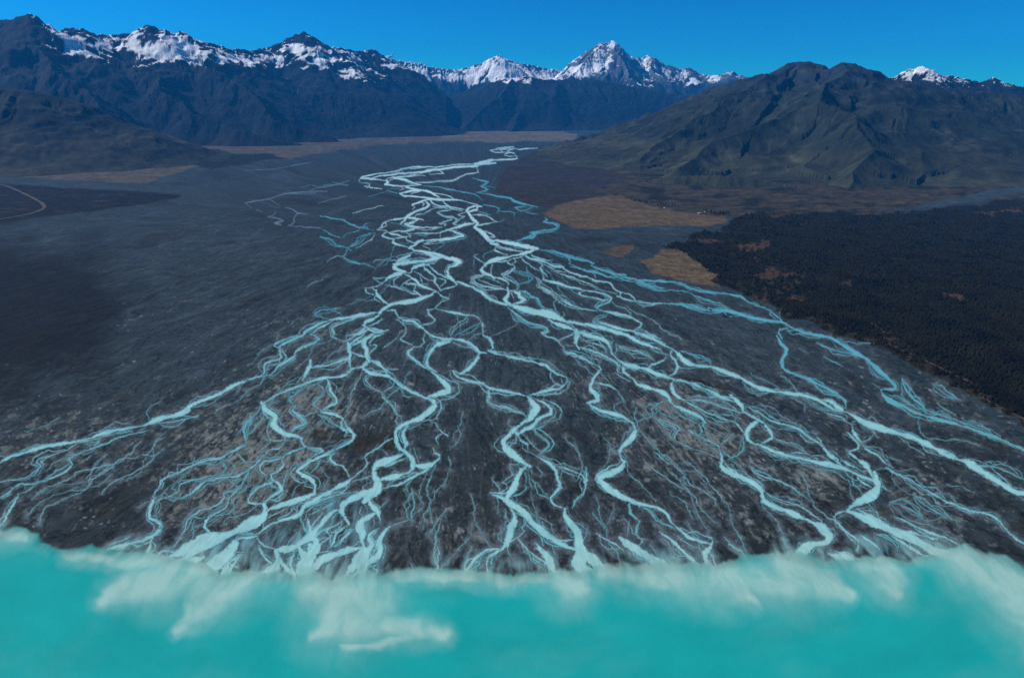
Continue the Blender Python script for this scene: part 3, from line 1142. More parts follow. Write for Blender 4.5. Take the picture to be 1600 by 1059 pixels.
# bright dry silt flecks
clump = fbm(PX / 55 + 70, PY / 32, 3)
fl = flow(120, 15, 3, 51.0) + 0.5 * clump + 0.30 * wide + 0.22 * fbm(PX / 6, PY / 4, 3)
lay(0.75 * sstep(0.50, 0.72, fl) * sstep(340, 480, PY) * (0.5 + 0.5 * sstep(450, 600, PY)), (0.20, 0.215, 0.215))
lay(0.42 * sstep(-0.6, 0.7, SDRY) * (0.5 + 0.8 * fbm(PX / 12, PY / 9, 3)), (0.13, 0.14, 0.14))
for (fx, fy, fr) in [(1013, 730, 9), (1010, 750, 6), (748, 838, 11), (720, 830, 6), (1285, 740, 12), (1300, 748, 8), (620, 640, 8), (705, 795, 6), (1110, 770, 5), (1160, 805, 7), (1170, 815, 6), (705, 570, 6), (640, 600, 5), (433, 605, 5), (420, 612, 4)]:
    d = np.hypot((PX - fx + 5 * fbm(PX / 6, PY / 6, 3)) / 1.4, PY - fy + 4 * fbm(PX / 6 + 4, PY / 6, 3))
    lay(0.8 * sstep(fr, fr * 0.3, d) * (0.6 + 0.6 * fbm(PX / 4, PY / 4, 2)), (0.27, 0.29, 0.28))

# land cover polygons
gx = PX + 9 * fbm(PX / 40, PY / 14, 4) + 3 * fbm(PX / 10, PY / 6, 3)
gy = PY + 4 * fbm(PX / 40 + 3, PY / 14, 4) + 1.5 * fbm(PX / 10 + 7, PY / 6, 3)
tex = 0.6 * fbm(PX / 14, PY / 4, 5) + 0.6 * fbm(PX / 60 + 6, PY / 3.2, 4)
SCRUB = np.array([0.034, 0.030, 0.025]); GOLD = np.array([0.140, 0.102, 0.054]); DARKV = np.array([0.009, 0.0088, 0.0065]); TAN = np.array([0.105, 0.090, 0.064])
def cover(poly, col, s=3.0, vary=0.4, k=1.0, warpk=1.0):
    x = PX + (gx - PX) * warpk; y = PY + (gy - PY) * warpk
    sd = poly_sd(poly, x, y)
    m = sstep(-s, s, sd) * k
    mm = m[..., None]
    c = np.asarray(col)[None, None, :] * (1 + vary * tex * 1.6)[..., None]
    cov[:] = cov * (1 - mm) + np.clip(c, 0.003, 1) * mm
    return sd
# left valley side
cover([(-400, 276), (-100, 276), (0, 276), (120, 282), (230, 286), (285, 268), (330, 258), (420, 252), (500, 240), (600, 226), (690, 223), (760, 222), (890, 221), (905, 211), (740, 198), (690, 190), (500, 190), (-400, 190)], TAN * 0.8, 1.5, 0.45)
cover([(680, 186), (720, 190), (905, 208), (890, 221), (760, 222), (690, 216)], TAN * 1.15, 1.2, 0.35)
cover([(300, 258), (340, 243), (420, 240), (450, 247), (395, 254), (330, 264)], DARKV * 1.6, 2.0, 0.4)
cover([(560, 228), (700, 224), (800, 226), (700, 232), (600, 234)], GRAVEL * 0.95, 3, 0.2)
cover([(-400, 276), (0, 277), (120, 284), (260, 291), (290, 298), (250, 300), (120, 296), (0, 288), (-400, 284)], GRAVEL * 1.1, 2, 0.3)
LTER = [(-400, 288), (0, 287), (110, 294), (240, 301), (284, 305), (280, 309), (220, 320), (160, 328), (90, 336), (0, 350), (-400, 370)]
cover(LTER, DARKV * 1.25, 2.0, 0.7, 1.0, 0.5)
lay(0.65 * sstep(0.18, 0.5, fbm(PX / 60, PY / 2.6, 4)) * sstep(-2, 4, poly_sd(LTER, PX, PY)), (0.055, 0.043, 0.030))
lay(0.6 * sstep(0.42, 0.62, fbm(PX / 45 + 9, PY / 1.8, 3)) * sstep(-2, 4, poly_sd(LTER, PX, PY)), (0.06, 0.075, 0.10))
# old vegetated bar on the left
lv = poly_sd([(-400, 372), (0, 378), (90, 392), (150, 420), (190, 455), (175, 500), (150, 545), (95, 580), (20, 600), (-120, 610), (-400, 620)], gx, PY + 3 * (gy - PY), 90)
lay(sstep(-75, 45, lv + 60 * flow(22, 90, 4, 6.0)) * 0.92, (0.0095, 0.0098, 0.0075))
cover([(-400, 335), (0, 352), (60, 352), (200, 345), (140, 358), (0, 372), (-400, 380)], GRAVEL * 1.05, 4, 0.3, 0.6)
# right side: scrub flats, golden fans, islands
cover([(775, 303), (777, 285), (790, 262), (822, 244), (880, 238), (960, 250), (1020, 280), (1000, 305), (940, 318), (900, 322), (850, 327), (810, 312)], SCRUB, 3.0, 0.4)
cover([(850, 333), (868, 322), (905, 312), (960, 304), (1010, 318), (1065, 330), (1130, 338), (1136, 348), (1110, 353), (1040, 353), (960, 356), (900, 358), (872, 346)], GOLD * 0.75, 1.8, 0.4)
cover([(1000, 409), (1022, 401), (1036, 389), (1062, 390), (1090, 408), (1120, 430), (1134, 444), (1110, 448), (1062, 440), (1022, 426)], GOLD * 0.8, 1.6, 0.55)
cover([(942, 394), (962, 387), (992, 382), (986, 396), (974, 404)], GOLD * 0.6, 1.6, 0.5)
cover([(895, 374), (930, 370), (960, 374), (925, 382)], SCRUB * 0.7, 3, 0.4, 0.8)
# plain below the right mountain
PLAIN = [(880, 240), (940, 262), (990, 282), (940, 290), (935, 300), (1010, 318), (1065, 331), (1140, 340), (1330, 330), (1440, 322), (1900, 290), (1900, 200), (1100, 200)]
psd = cover(PLAIN, (0.046, 0.038, 0.022), 2, 0.7)
inP = sstep(-1, 3, psd)
lay(inP * sstep(0.02, 0.3, fbm(PX / 50 + 5, PY / 9, 5)) * 0.85, (0.012, 0.014, 0.010))
lay(inP * sstep(0.25, 0.5, fbm(PX / 45 + 25, PY / 7, 4)) * 0.7, (0.085, 0.062, 0.036))
cover([(1432, 324), (1460, 315), (1520, 304), (1600, 290), (1900, 262), (1900, 272), (1610, 297), (1540, 312), (1480, 322)], GRAVEL * 1.3, 1.2, 0.2)
FOREST = [(1040, 384), (1052, 379), (1074, 377), (1074, 366), (1100, 362), (1126, 363), (1140, 352), (1150, 340), (1185, 334), (1300, 331), (1420, 327), (1490, 324), (1560, 316), (1640, 304), (1901, 290), (1901, 800), (1660, 690), (1600, 661), (1560, 640), (1510, 614), (1470, 594), (1400, 557), (1340, 531), (1300, 520), (1262, 502), (1222, 494), (1214, 484), (1200, 474), (1160, 458), (1130, 448), (1112, 440), (1118, 430), (1090, 408), (1060, 392)]
fsd = cover(FOREST, (0.0125, 0.0110, 0.0036), 1.5, 0.5, 1.0, 1.7)
inF = sstep(-1, 3, fsd)
CLEAR = [[(1066, 374), (1110, 373), (1135, 380), (1120, 383), (1080, 378)], [(1142, 385), (1165, 380), (1190, 376), (1212, 379), (1200, 386), (1172, 394), (1155, 392)], [(1180, 430), (1200, 416), (1216, 430), (1240, 424), (1238, 434), (1212, 437), (1186, 437)],
         [(1224, 467), (1240, 462), (1258, 466), (1250, 472)], [(1186, 404), (1192, 412), (1188, 414), (1183, 406)], [(1180, 463), (1200, 468), (1204, 474), (1190, 471)], [(1315, 436), (1340, 440), (1335, 446), (1318, 444)],
         [(1380, 528), (1402, 526), (1404, 534), (1388, 540)], [(1470, 457), (1510, 462), (1508, 470), (1480, 466)], [(1520, 330), (1600, 326), (1600, 332), (1540, 336)], [(1330, 330), (1420, 326), (1420, 331), (1350, 336)], [(1200, 333), (1240, 331), (1240, 337), (1210, 338)]]
clr = np.zeros(PX.shape, np.float32)
for k_, pl in enumerate(CLEAR):
    clr = np.maximum(clr, sstep(-1.5, 1.5, poly_sd(pl, PX + 2.2 * (gx - PX), PY + 2.2 * (gy - PY))))
fleck = sstep(0.40, 0.6, fbm(PX / 10 + 3, PY / 5, 4) + 0.55 * np.exp(-(((PX - 1225) / 60) ** 2 + ((PY - 445) / 40) ** 2)) - 0.12) * inF
trk = np.exp(-((PX - np.interp(PY, [500, 540, 580, 640, 690], [1362, 1396, 1480, 1556, 1660])) / 26) ** 2) * sstep(490, 520, PY)
fleck = np.maximum(fleck, 0.8 * inF * sstep(0.30, 0.55, fbm(PX / 9 + 60, PY / 4, 4) + 0.42 * trk - 0.05))
fleck = np.maximum(fleck, 0.55 * inF * sstep(0.50, 0.7, fbm(PX / 9 + 30, PY / 3.5, 4) + 0.30 * fbm(PX / 70, PY / 40, 2)))
lay(0.85 * clr * inF * sstep(-0.35, 0.15, fbm(PX / 9, PY / 4.5, 4)), (0.085, 0.046, 0.022))
lay(0.6 * fleck, (0.050, 0.034, 0.020))
bank = inF * sstep(18, 3, fsd) * sstep(-0.05, 0.25, fbm(PX / 14, PY / 8, 4)) * (PY > 430)
OPEN = np.maximum(np.maximum(clr, fleck), bank)
# river edge bluff and bank scrub
lay(0.8 * bank * (0.6 + 0.8 * fbm(PX / 7, PY / 4, 3)), (0.055, 0.039, 0.022))
# vegetated strip on a right hand bar
cover([(1055, 586), (1090, 592), (1130, 604), (1150, 612), (1110, 608), (1070, 597)], (0.028, 0.020, 0.010), 3, 0.5, 0.9)
for (bx, by, br) in [(560, 690, 38), (475, 760, 26), (610, 690, 30), (500, 680, 18)]:
    lay(0.8 * sstep(1.2, 0.5, np.hypot((PX - bx) / br, (PY - by) / (br * .55)) + 0.35 * tex), (0.027, 0.023, 0.014))

# ---------------------------------------------------------------- water masks
slit = sstep(0.30, 0.5, flow(100, 26, 3, 14.0) + 0.25 * fbm(PX / 7, PY / 6, 2))
S = S - 2.2 * slit * sstep(1.0, 2.0, S) * sstep(430, 540, PY) * sstep(7.0, 3.5, S)
riv_end = 1 - sstep(5, 24, SHD)
edge = np.where(PY < 330, 0.55, 0.9)
aM = sstep(-edge, edge * 0.9, S) * riv_end
aB = sstep(-edge, edge * 0.9, SB) * riv_end
aF = sstep(-edge, edge * 0.9, SF) * 0.62
# thin sheet flow beside the wide reaches and around the mouths
sheet = sstep(-9, 0, S) * sstep(0.12, 0.5, flow(95, 34, 4, 12.0) + 0.35 * fbm(PX / 6, PY / 5, 2)) * 0.45 * sstep(440, 600, PY)
aM = np.maximum(aM, sheet * riv_end)
far_sheen = sstep(520, 280, PY)[..., None]
mouth = sstep(-40, -4, SHD) * sstep(-9, -0.5, S + 4 * fbm(PX / 12, PY / 16, 3)) * (0.35 + 0.9 * fbm(thx * 60, rho / 40, 4))
aM = np.maximum(aM, np.clip(mouth, 0, .8) * (1 - sstep(4, 18, SHD)))
# milky sheets where the mouths run together at the shore
WASH = [[(170, 862, 7), (240, 866, 14), (320, 872, 22), (430, 884, 22), (560, 886, 22), (600, 886, 8)], [(330, 856, 8), (420, 846, 12), (500, 840, 24), (560, 835, 22)], [(520, 790, 20), (555, 815, 24), (570, 860, 24)],
        [(1340, 848, 9), (1430, 858, 16), (1510, 866, 13), (1590, 896, 12), (1690, 940, 14)], [(985, 862, 8), (1040, 874, 12), (1110, 880, 12)], [(1225, 862, 14), (1260, 858, 16), (1290, 866, 12)], [(740, 884, 5), (800, 884, 9), (880, 884, 12), (930, 884, 9)], [(1360, 858, 12), (1400, 864, 14)]]
wash = blobs(WASH, PX + 8 * fbm(PX / 20, PY / 16, 3), PY + 6 * fbm(PX / 20 + 4, PY / 16, 3), 1.8)
wash = np.clip(wash * (0.30 + 1.0 * strk + 0.9 * strk2), 0, 0.7) * (1 - sstep(8, 24, SHD))
aM = np.maximum(aM, wash)
aB = np.where(aM > aB, 0, aB); aF = np.where(np.maximum(aM, aB) > aF, 0, aF)

WATER = np.array([0.235, 0.50, 0.495]); BLUE = np.array([0.105, 0.36, 0.42]); FAINT = np.array([0.21, 0.30, 0.36])
vary = 1 + 0.14 * fbm(PX / 22, PY / 14, 4) + 0.22 * flow(150, 45, 3, 61.0)
core = sstep(-0.3, 2.6, S + 0.5 * fbm(PX / 10, PY / 8, 3))
main_rgb = (np.array([0.165, 0.405, 0.43]) * (1 - core[..., None]) + np.array([0.29, 0.56, 0.54]) * core[..., None])
thin = (aM < 0.7)[..., None]
main_rgb = np.where(thin, main_rgb * 0.6 + np.array([0.20, 0.30, 0.36]) * 0.4, main_rgb)
nearlake = sstep(-50, 0, SHD)[..., None]
main_rgb = main_rgb * (1 - 0.6 * nearlake) + SILT_W * 0.6 * nearlake
main_rgb = main_rgb * (1 - 0.6 * far_sheen) + np.array([0.60, 0.82, 0.82]) * 0.6 * far_sheen  # sky reflection at grazing angles painted into the far water colour
shal = (0.55 * sstep(-0.05, 0.45, fbm(PX / 75 + 31, PY / 45, 3)) * (1 - 0.6 * core) )[..., None]
main_rgb = main_rgb * (1 - shal) + np.array([0.11, 0.33, 0.38]) * shal
main_rgb = main_rgb * vary[..., None]
blue_rgb = BLUE * vary[..., None] * (1 - 0.35 * sstep(560, 700, PY)[..., None]) + np.array([0.06, 0.13, 0.11]) * sstep(560, 700, PY)[..., None]

# channels are cut slightly into the gravel
cut = sstep(-3, 2, np.maximum(S, SB))
GZ -= 0.8 * cut * land_t

# ---------------------------------------------------------------- build ground, river, lake
def ground_mat():
    m, nt, b, out = new_mat('gravel_and_tussock')
    a = node(nt, 'ShaderNodeAttribute', attribute_name='cover'); fa = node(nt, 'ShaderNodeAttribute', attribute_name='flow')
    tc = node(nt, 'ShaderNodeTexCoord')
    def noise(vec, sc, det, ro, dist=0.0):
        n = node(nt, 'ShaderNodeTexNoise'); n.inputs['Scale'].default_value = sc; n.inputs['Detail'].default_value = det
        n.inputs['Roughness'].default_value = ro; n.inputs['Distortion'].default_value = dist
        nt.links.new(vec, n.inputs['Vector']); return n.outputs['Fac']
    def maprange(v, a0, a1, b0, b1):
        r = node(nt, 'ShaderNodeMapRange'); nt.links.new(v, r.inputs['Value'])
        for k, x in zip(('From Min', 'From Max', 'To Min', 'To Max'), (a0, a1, b0, b1)): r.inputs[k].default_value = x
        return r.outputs[0]
    def math2(op, x, y):
        n = node(nt, 'ShaderNodeMath', operation=op)
        for k, v in enumerate((x, y)):
            if isinstance(v, (int, float)): n.inputs[k].default_value = v
            else: nt.links.new(v, n.inputs[k])
        return n.outputs[0]
    grain = maprange(noise(tc.outputs['Object'], 0.05, 7, 0.8), 0.32, 0.68, 0.70, 1.30)          # cobbles and bars
    bars = maprange(noise(fa.outputs['Vector'], 0.022, 7, 0.62, 0.6), 0.33, 0.67, 0.74, 1.26)    # bars drawn out along the flow
    v = noise(fa.outputs['Vector'], 0.012, 5, 0.6, 1.2)
    line = maprange(math2('ABSOLUTE', math2('SUBTRACT', v, 0.5), 0.0), 0.0, 0.022, 0.42, 1.0)    # abandoned runnels
    v2 = noise(tc.outputs['Object'], 0.010, 5, 0.6, 1.5)
    line2 = maprange(math2('ABSOLUTE', math2('SUBTRACT', v2, 0.5), 0.0), 0.0, 0.013, 0.6, 1.0)
    f = math2('MULTIPLY', math2('MULTIPLY', grain, bars), math2('MULTIPLY', line, line2))
    mx = node(nt, 'ShaderNodeVectorMath', operation='SCALE')
    nt.links.new(a.outputs['Color'], mx.inputs[0]); nt.links.new(f, mx.inputs['Scale'])
    nt.links.new(mx.outputs[0], b.inputs['Base Color'])
    b.inputs['Roughness'].default_value = 0.95; b.inputs['Specular IOR Level'].default_value = 0.06
    return m
M_ground = ground_mat()
M_water = water_mat('glacial_water', 0.4, 0.06)
M_lake = water_mat('lake_water', 0.45, 0.03)

faces = grid_faces(NR, NC)
VG = np.stack([WXg, WYg, GZ], -1).reshape(-1, 3)
gobj = mesh_obj('valley_floor', VG, faces, M_ground, smooth=True)
vcol(gobj, 'cover', np.clip(cov, 0.003, 0.9).reshape(-1, 3))
_ax, _ay = ground_pt(745, 285)
_th = np.arctan2(WXg - _ax, _ay + 400 - WYg); _r = np.hypot(WXg - _ax, _ay + 400 - WYg)
fa_ = gobj.data.attributes.new('flow', 'FLOAT_VECTOR', 'POINT')
fa_.data.foreach_set('vector', np.stack([_th * 5200, _r * 0.28, np.zeros_like(_r)], -1).astype(np.float32).ravel())
tag(gobj, 'dark grey gravel fan and braided valley floor between the mountains', 'ground', 'structure')

def sub_surface(name, alpha, rgb, dz, mat, own, thr=0.02, z=None):
    """water surface over the cells where alpha > thr and own is true"""
    a = np.clip(alpha, 0, 1)
    c = np.maximum.reduce([a[:-1, :-1], a[:-1, 1:], a[1:, 1:], a[1:, :-1]])
    keep = (c > thr) & own
    fs = faces[keep.ravel()]
    used = np.unique(fs)
    remap = np.full(NR * NC, -1, np.int64); remap[used] = np.arange(len(used))
    Z = (WZ + dz) if z is None else np.full(PX.shape, z)
    V = np.stack([WXg, WYg, Z], -1).reshape(-1, 3)[used]
    o = mesh_obj(name, V, remap[fs], mat, smooth=True)
    vcol(o, 'tint', np.clip(rgb, 0, 0.95).reshape(-1, 3)[used]); vfloat(o, 'depth', a.ravel()[used])
    return o

cell = lambda a: np.maximum.reduce([a[:-1, :-1], a[:-1, 1:], a[1:, 1:], a[1:, :-1]])
cM, cB, cF = cell(aM), cell(aB), cell(aF)
ownM = (cM >= cB) & (cM >= cF); ownB = (~ownM) & (cB >= cF); ownF = ~(ownM | ownB)
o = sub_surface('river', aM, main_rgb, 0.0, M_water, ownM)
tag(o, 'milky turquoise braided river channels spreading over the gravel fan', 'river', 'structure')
o = sub_surface('side_stream', aB, blue_rgb, 0.0, M_water, ownB)
tag(o, 'clearer blue side streams along the edges of the braided river', 'stream', 'structure')
o = sub_surface('shallow_stream', aF, np.ones(PX.shape + (3,)) * FAINT, 0.0, M_water, ownF)
tag(o, 'faint half dry pale threads on the left gravel flat', 'stream', 'structure')
o = sub_surface('lake', lake_a, lake_rgb, 0, M_lake, np.ones((NR - 1, NC - 1), bool), z=0.0)
tag(o, 'turquoise glacial lake with pale silt plumes at the river mouths', 'lake', 'structure')

# wide land beyond the surveyed floor
M_out = plain('far_tussock', (0.05, 0.042, 0.034), 0.95, 0.05, 0.3, 0.0006)
R = 58000
mesh_obj_out = mesh_obj('ground', [(-R, -8000, -16), (R, -8000, -16), (R, 50000, -16), (-R, 50000, -16)], [(0, 1, 2, 3)], M_out)
tag(mesh_obj_out, 'brown plain continuing beneath and beyond the mountains', 'ground', 'structure')

# ---------------------------------------------------------------- mountains
def resample(P, step):
    P = np.asarray(P, float)
    d = np.r_[0, np.cumsum(np.hypot(*(P[1:, :2] - P[:-1, :2]).T))]
    n = max(2, int(d[-1] / step) + 1)
    t = np.linspace(0, d[-1], n)
    return np.stack([np.interp(t, d, P[:, i]) for i in range(3)], 1)

M_rock = attr_mat('mountain_slope', 'cover', rough=0.92, spec=0.08, speck=(0.004, 8), amt=0.30, bump=9.0, bscale=0.005)

def mountain(name, label, crests, x0, x1, Y0, Y1, nx, ny, spur=1500, spur_len=1.5, kw=1.75, pw=1.25, gul=420, gamp=0.30, crest_jag=40,
             snow=2150, snow_amt=1.0, seed=1, front_only=False, pal='rock', extra=(), lower=None, spur_k=1.15, tus=0.0, terr=0, blend=90.0, dim=1.0, snowvar=1.0, snow_px=None, rough=0.45, spur_h=(0.80, 0.95), fields=None, bias=0.0, ice=0.0, streak_c=0.8):
    rng = np.random.default_rng(seed)
    ridges = []                                   # (points, width factor)
    for c in crests:
        P = np.array([pt_at(*p) for p in c])
        ridges.append((P, kw))
        Q = resample(P, spur * 0.5)
        i = 1
        while i < len(Q) - 1:
            T = Q[i + 1, :2] - Q[i - 1, :2]; T /= np.hypot(*T) + 1e-6
            N = np.array([T[1], -T[0]])
            for side in (1, -1):
                n = N * side
                if front_only and n[1] > 0.2: continue
                a = rng.uniform(-0.55, 0.55)
                dvec = np.array([n[0] * math.cos(a) - n[1] * math.sin(a), n[0] * math.sin(a) + n[1] * math.cos(a)])
                z0 = Q[i, 2] * rng.uniform(*spur_h)
                L = Q[i, 2] * spur_len * rng.uniform(0.8, 1.25)
                pts = []; pos = Q[i, :2].copy()
                for s in np.linspace(0, 1, 6):
                    z = z0 * (1 - s) ** rng.uniform(0.95, 1.25)
                    pts.append([*pos, z])
                    b = rng.uniform(-0.35, 0.35)
                    dv = np.array([dvec[0] * math.cos(b) - dvec[1] * math.sin(b), dvec[0] * math.sin(b) + dvec[1] * math.cos(b)])
                    pos = pos + dv * L / 5
                ridges.append((np.array(pts), spur_k))
            i += int(rng.integers(1, 4))
    for c in extra:
        ridges.append((np.array([pt_at(*p) for p in c]), spur_k * 1.1))
    px = np.linspace(x0, x1, nx); Yv = np.linspace(Y0, Y1, ny)
    A, Yg = np.meshgrid((px - CX) / F * 0.975, Yv)
    X = A * Yg
    wl = gul * 2.6
    wx = fbm(X / wl, Yg / wl, 4) * gul * 0.9; wy = fbm(X / wl + 9, Yg / wl + 4, 4) * gul * 0.9
    H = np.zeros(X.shape); Dn = np.full(X.shape, 1e9); Tn = np.zeros(X.shape)
    tb = 0.0
    for ri, (P, k) in enumerate(ridges):
        if ri >= len(crests):                      # ridges wander; only the surveyed skyline is kept exact
            P = resample(P, gul * 0.6); m = len(P)
            if m > 3:
                T = np.gradient(P[:, :2], axis=0); T /= np.hypot(T[:, 0], T[:, 1])[:, None] + 1e-6
                wob = smooth_noise(m, 2.2, rng) * gul * 0.30 * np.sin(np.pi * np.linspace(0, 1, m)) ** 0.5
                P[:, 0] += -T[:, 1] * wob; P[:, 1] += T[:, 0] * wob
                P[:, 2] *= 1 + 0.035 * smooth_noise(m, 2.0, rng) * np.linspace(0.2, 1, m)
        h_r = np.full(X.shape, -1e9); d_r = np.full(X.shape, 1e9); t_r = np.zeros(X.shape)
        for j in range(len(P) - 1):
            p, q = P[j], P[j + 1]
            dx, dy = q[0] - p[0], q[1] - p[1]; L = dx * dx + dy * dy + 1e-6; ln = math.sqrt(L)
            rr = max(p[2], q[2], 30) * k + gul * 2.5
            ra = np.searchsorted(Yv, min(p[1], q[1]) - rr); rb = np.searchsorted(Yv, max(p[1], q[1]) + rr)
            if rb - ra < 1: tb += ln; continue
            sl = slice(ra, rb)
            Xs, Ys = X[sl], Yg[sl]
            t = np.clip(((Xs - p[0]) * dx + (Ys - p[1]) * dy) / L, 0, 1)
            d0 = np.hypot(Xs - p[0] - t * dx, Ys - p[1] - t * dy)
            wgt = np.clip(d0 / (gul * 2.2), 0, 1)
            xx = Xs + wx[sl] * wgt; yy = Ys + wy[sl] * wgt
            t = np.clip(((xx - p[0]) * dx + (yy - p[1]) * dy) / L, 0, 1)
            d = np.hypot(xx - p[0] - t * dx, yy - p[1] - t * dy)
            z = p[2] + (q[2] - p[2]) * t
            u = np.clip(d / (np.maximum(z, 30) * k), 0, 1)
            h = z * (1 - u) ** pw
            m = h > h_r[sl]
            h_r[sl] = np.where(m, h, h_r[sl]); d_r[sl] = np.where(m, d, d_r[sl]); t_r[sl] = np.where(m, tb + t * ln, t_r[sl])
            tb += ln
        tb += 977.0
        m = h_r > H
        Dn = np.where(m, d_r, Dn); Tn = np.where(m, t_r, Tn)
        kk = blend if ri >= len(crests) else 1.0
        H = np.maximum(H, h_r) + kk * 0.25 * np.clip(1 - np.abs(H - h_r) / kk, 0, 1) ** 2 * (np.minimum(H, h_r) > 1)
    # gullies run straight down from the nearest ridge
    wv = 0.5 * fbm(X / (gul * 2), Yg / (gul * 2), 3)
    g = ridged(Tn / gul + wv, Dn / (gul * 6.0), 2, 0.45) - 0.62
    g2 = ridged(X / (gul * 1.9) + wv, Yg / (gul * 1.9), 6, 0.50) - 0.62
    amp = np.minimum(Dn * 0.45, np.maximum(H, 0) * gamp)
    H = H + amp * (0.75 * g + rough * g2)
    H = H + crest_jag * (1.1 * ridged(X / 420, Yg / 420, 5, 0.62) - 0.75) * np.clip(H / 700, 0, 1) * (0.35 + 0.65 * sstep(900, 0, Dn))
    streak = fbm(Tn / (gul * 0.22) + wv, Dn / (gul * 2.6), 4)
    H = H + streak * np.minimum(Dn * 0.16, gul * 0.085) * np.clip(H / 400, 0, 1)
    if terr:
        u = H / terr + 0.8 * fbm(X / 1500, Yg / 1500, 3)
        fr = u - np.floor(u)
        H = H + terr * 0.28 * (sstep(0.35, 0.9, fr) - fr) * np.clip(H / 300, 0, 1) * (0.5 + 0.7 * fbm(X / 800, Yg / 800, 2))
    foot = sstep(0, 120, H)
    H = np.where(H < 2, -14 + 8 * foot, H)
    # cover
    gy_, gx_ = np.gradient(H)
    dX = np.gradient(X, axis=1); dY = np.gradient(Yg, axis=0)
    sx = gx_ / np.maximum(dX, 1); sy = gy_ / np.maximum(dY, 1)
    slope = np.hypot(sx, sy)
    n1 = fbm(X / 900, Yg / 900, 5); n2 = fbm(X / 220, Yg / 220, 4)
    rock = np.array([0.034, 0.048, 0.066]); scree = np.array([0.080, 0.076, 0.074])  # extra blue in rock stands in for distance haze
    if pal == 'rock': lo, mid = np.array([0.048, 0.045, 0.034]), np.array([0.018, 0.028, 0.038])  # bluish mid tone also has distance haze painted in
    elif pal == 'brown': lo, mid = np.array([0.066, 0.064, 0.036]), np.array([0.020, 0.027, 0.020])
    else: lo, mid = np.array([0.054, 0.058, 0.034]), np.array([0.028, 0.036, 0.026])
    hh = H + 220 * n1
    w1 = sstep(120 if lower is None else lower * 0.4, 420 if lower is None else lower, hh)[..., None]
    c = lo * (1 - w1) + mid * w1
    w2 = sstep(900, 1500, hh)[..., None]
    c = c * (1 - w2) + rock * w2
    sc = (sstep(0.25, 0.6, n2 + 0.5 * n1) * sstep(300, 900, hh) * 0.6)[..., None]
    c = c * (1 - sc) + scree * sc
    if tus:
        tt = (tus * sstep(0.0, 0.5, n1 + 0.6 * n2) * sstep(0.75, 0.35, slope))[..., None]
        c = c * (1 - tt) + np.array([0.076, 0.076, 0.046]) * tt
    c = dim * c * (1 + 0.45 * n2 + streak_c * streak + 0.25 * fbm(X / 60, Yg / 90, 3))[..., None]
    if snow:
        n3 = fbm(X / 1500 + 40, Yg / 1500, 4)
        sn = np.minimum((H - snow) / 480, 0.55) + snowvar * (1.25 * n3 + 0.6 * n1 + 0.5 * n2) - 1.1 * (slope - 0.85) - 0.8 * g2 + 0.35 * streak
        sn = sn - 0.75 * sstep(220, 0, Dn) * sstep(-0.1, 0.3, n3 - n2)
        if fields:                                 # surveyed snowfields
            dep = Yg * CP - (H - CAM_H) * SP
            qx = CX + F * X / dep; qy = CY - F * ((H - CAM_H) * CP + Yg * SP) / dep
            qx = qx + 10 * fbm(X / 700, Yg / 700, 3); qy = qy + 6 * fbm(X / 700 + 5, Yg / 700, 3)
            fb = np.zeros(X.shape)
            for (bx, by, rx, ry, val) in fields:
                by = by + 4; ry = ry * 1.3
                fb = np.maximum(fb, val * np.exp(-(((qx - bx) / rx) ** 2 + ((qy - by) / ry) ** 2)))
            sn = sn - bias + fb
        if ice: c = c * (1 - ice * sstep(1700, 2500, H)[..., None]) + np.array([0.13, 0.17, 0.21]) * (ice * sstep(1700, 2500, H) * (0.75 + 0.6 * streak))[..., None]
        if snow_px is not None: sn = sn - 1.1 * sstep(snow_px + 25, snow_px - 15, (X / Yg) * F / 0.975 + CX)
        sm = (sstep(-0.06, 0.14, sn) * snow_amt)[..., None]
        c = c * (1 - sm) + np.array([0.88, 0.89, 0.90]) * sm
    o = mesh_obj(name, np.stack([X, Yg, H], -1).reshape(-1, 3), grid_faces(ny, nx), M_rock, smooth=True)
    vcol(o, 'cover', np.clip(c, 0.004, 0.92).reshape(-1, 3))
    tag(o, label, 'mountain', 'structure')
    return o

K = 1000.0
LEFT_SNOW = [(120, 66, 26, 12, 1.5), (165, 70, 30, 14, 1.4), (215, 66, 24, 16, 1.5), (262, 76, 40, 18, 2.0), (300, 90, 34, 12, 1.6), (350, 88, 26, 12, 1.5), (392, 96, 26, 12, 1.5), (415, 106, 18, 9, 1.2), (430, 88, 26, 5, 1.7), (466, 75, 24, 6, 1.9), (500, 96, 30, 18, 1.4), (545, 118, 34, 16, 1.6), (590, 122, 34, 16, 1.6), (160, 95, 12, 14, 1.0)]
MID_SNOW = [(600, 120, 40, 18, 1.2), (650, 112, 30, 10, 1.2), (700, 122, 30, 10, 1.2), (740, 122, 30, 12, 1.4), (768, 100, 14, 14, 1.8), (790, 96, 20, 14, 1.9), (800, 112, 24, 10, 1.3), (860, 116, 24, 8, 1.3), (900, 116, 20, 8, 1.2)]
PEAK_SNOW = [(956, 66, 7, 5, 2.2), (934, 72, 9, 6, 1.6), (938, 83, 8, 5, 1.5), (905, 107, 24, 7, 2.0), (876, 120, 16, 8, 1.8), (985, 84, 10, 8, 0.9), (1008, 92, 12, 10, 1.4), (955, 130, 18, 9, 1.6), (990, 134, 24, 10, 1.6), (1030, 140, 30, 12, 1.8), (1050, 118, 20, 10, 1.4), (1085, 126, 24, 8, 1.6), (1115, 122, 20, 7, 1.5), (1150, 122, 18, 5, 1.3)]
CAP_SNOW = [(800, 126, 18, 9, 1.3), (826, 124, 14, 7, 1.3), (845, 127, 12, 6, 1.0), (905, 130, 12, 7, 0.9), (760, 134, 16, 8, 0.9), (960, 138, 14, 7, 0.8)]
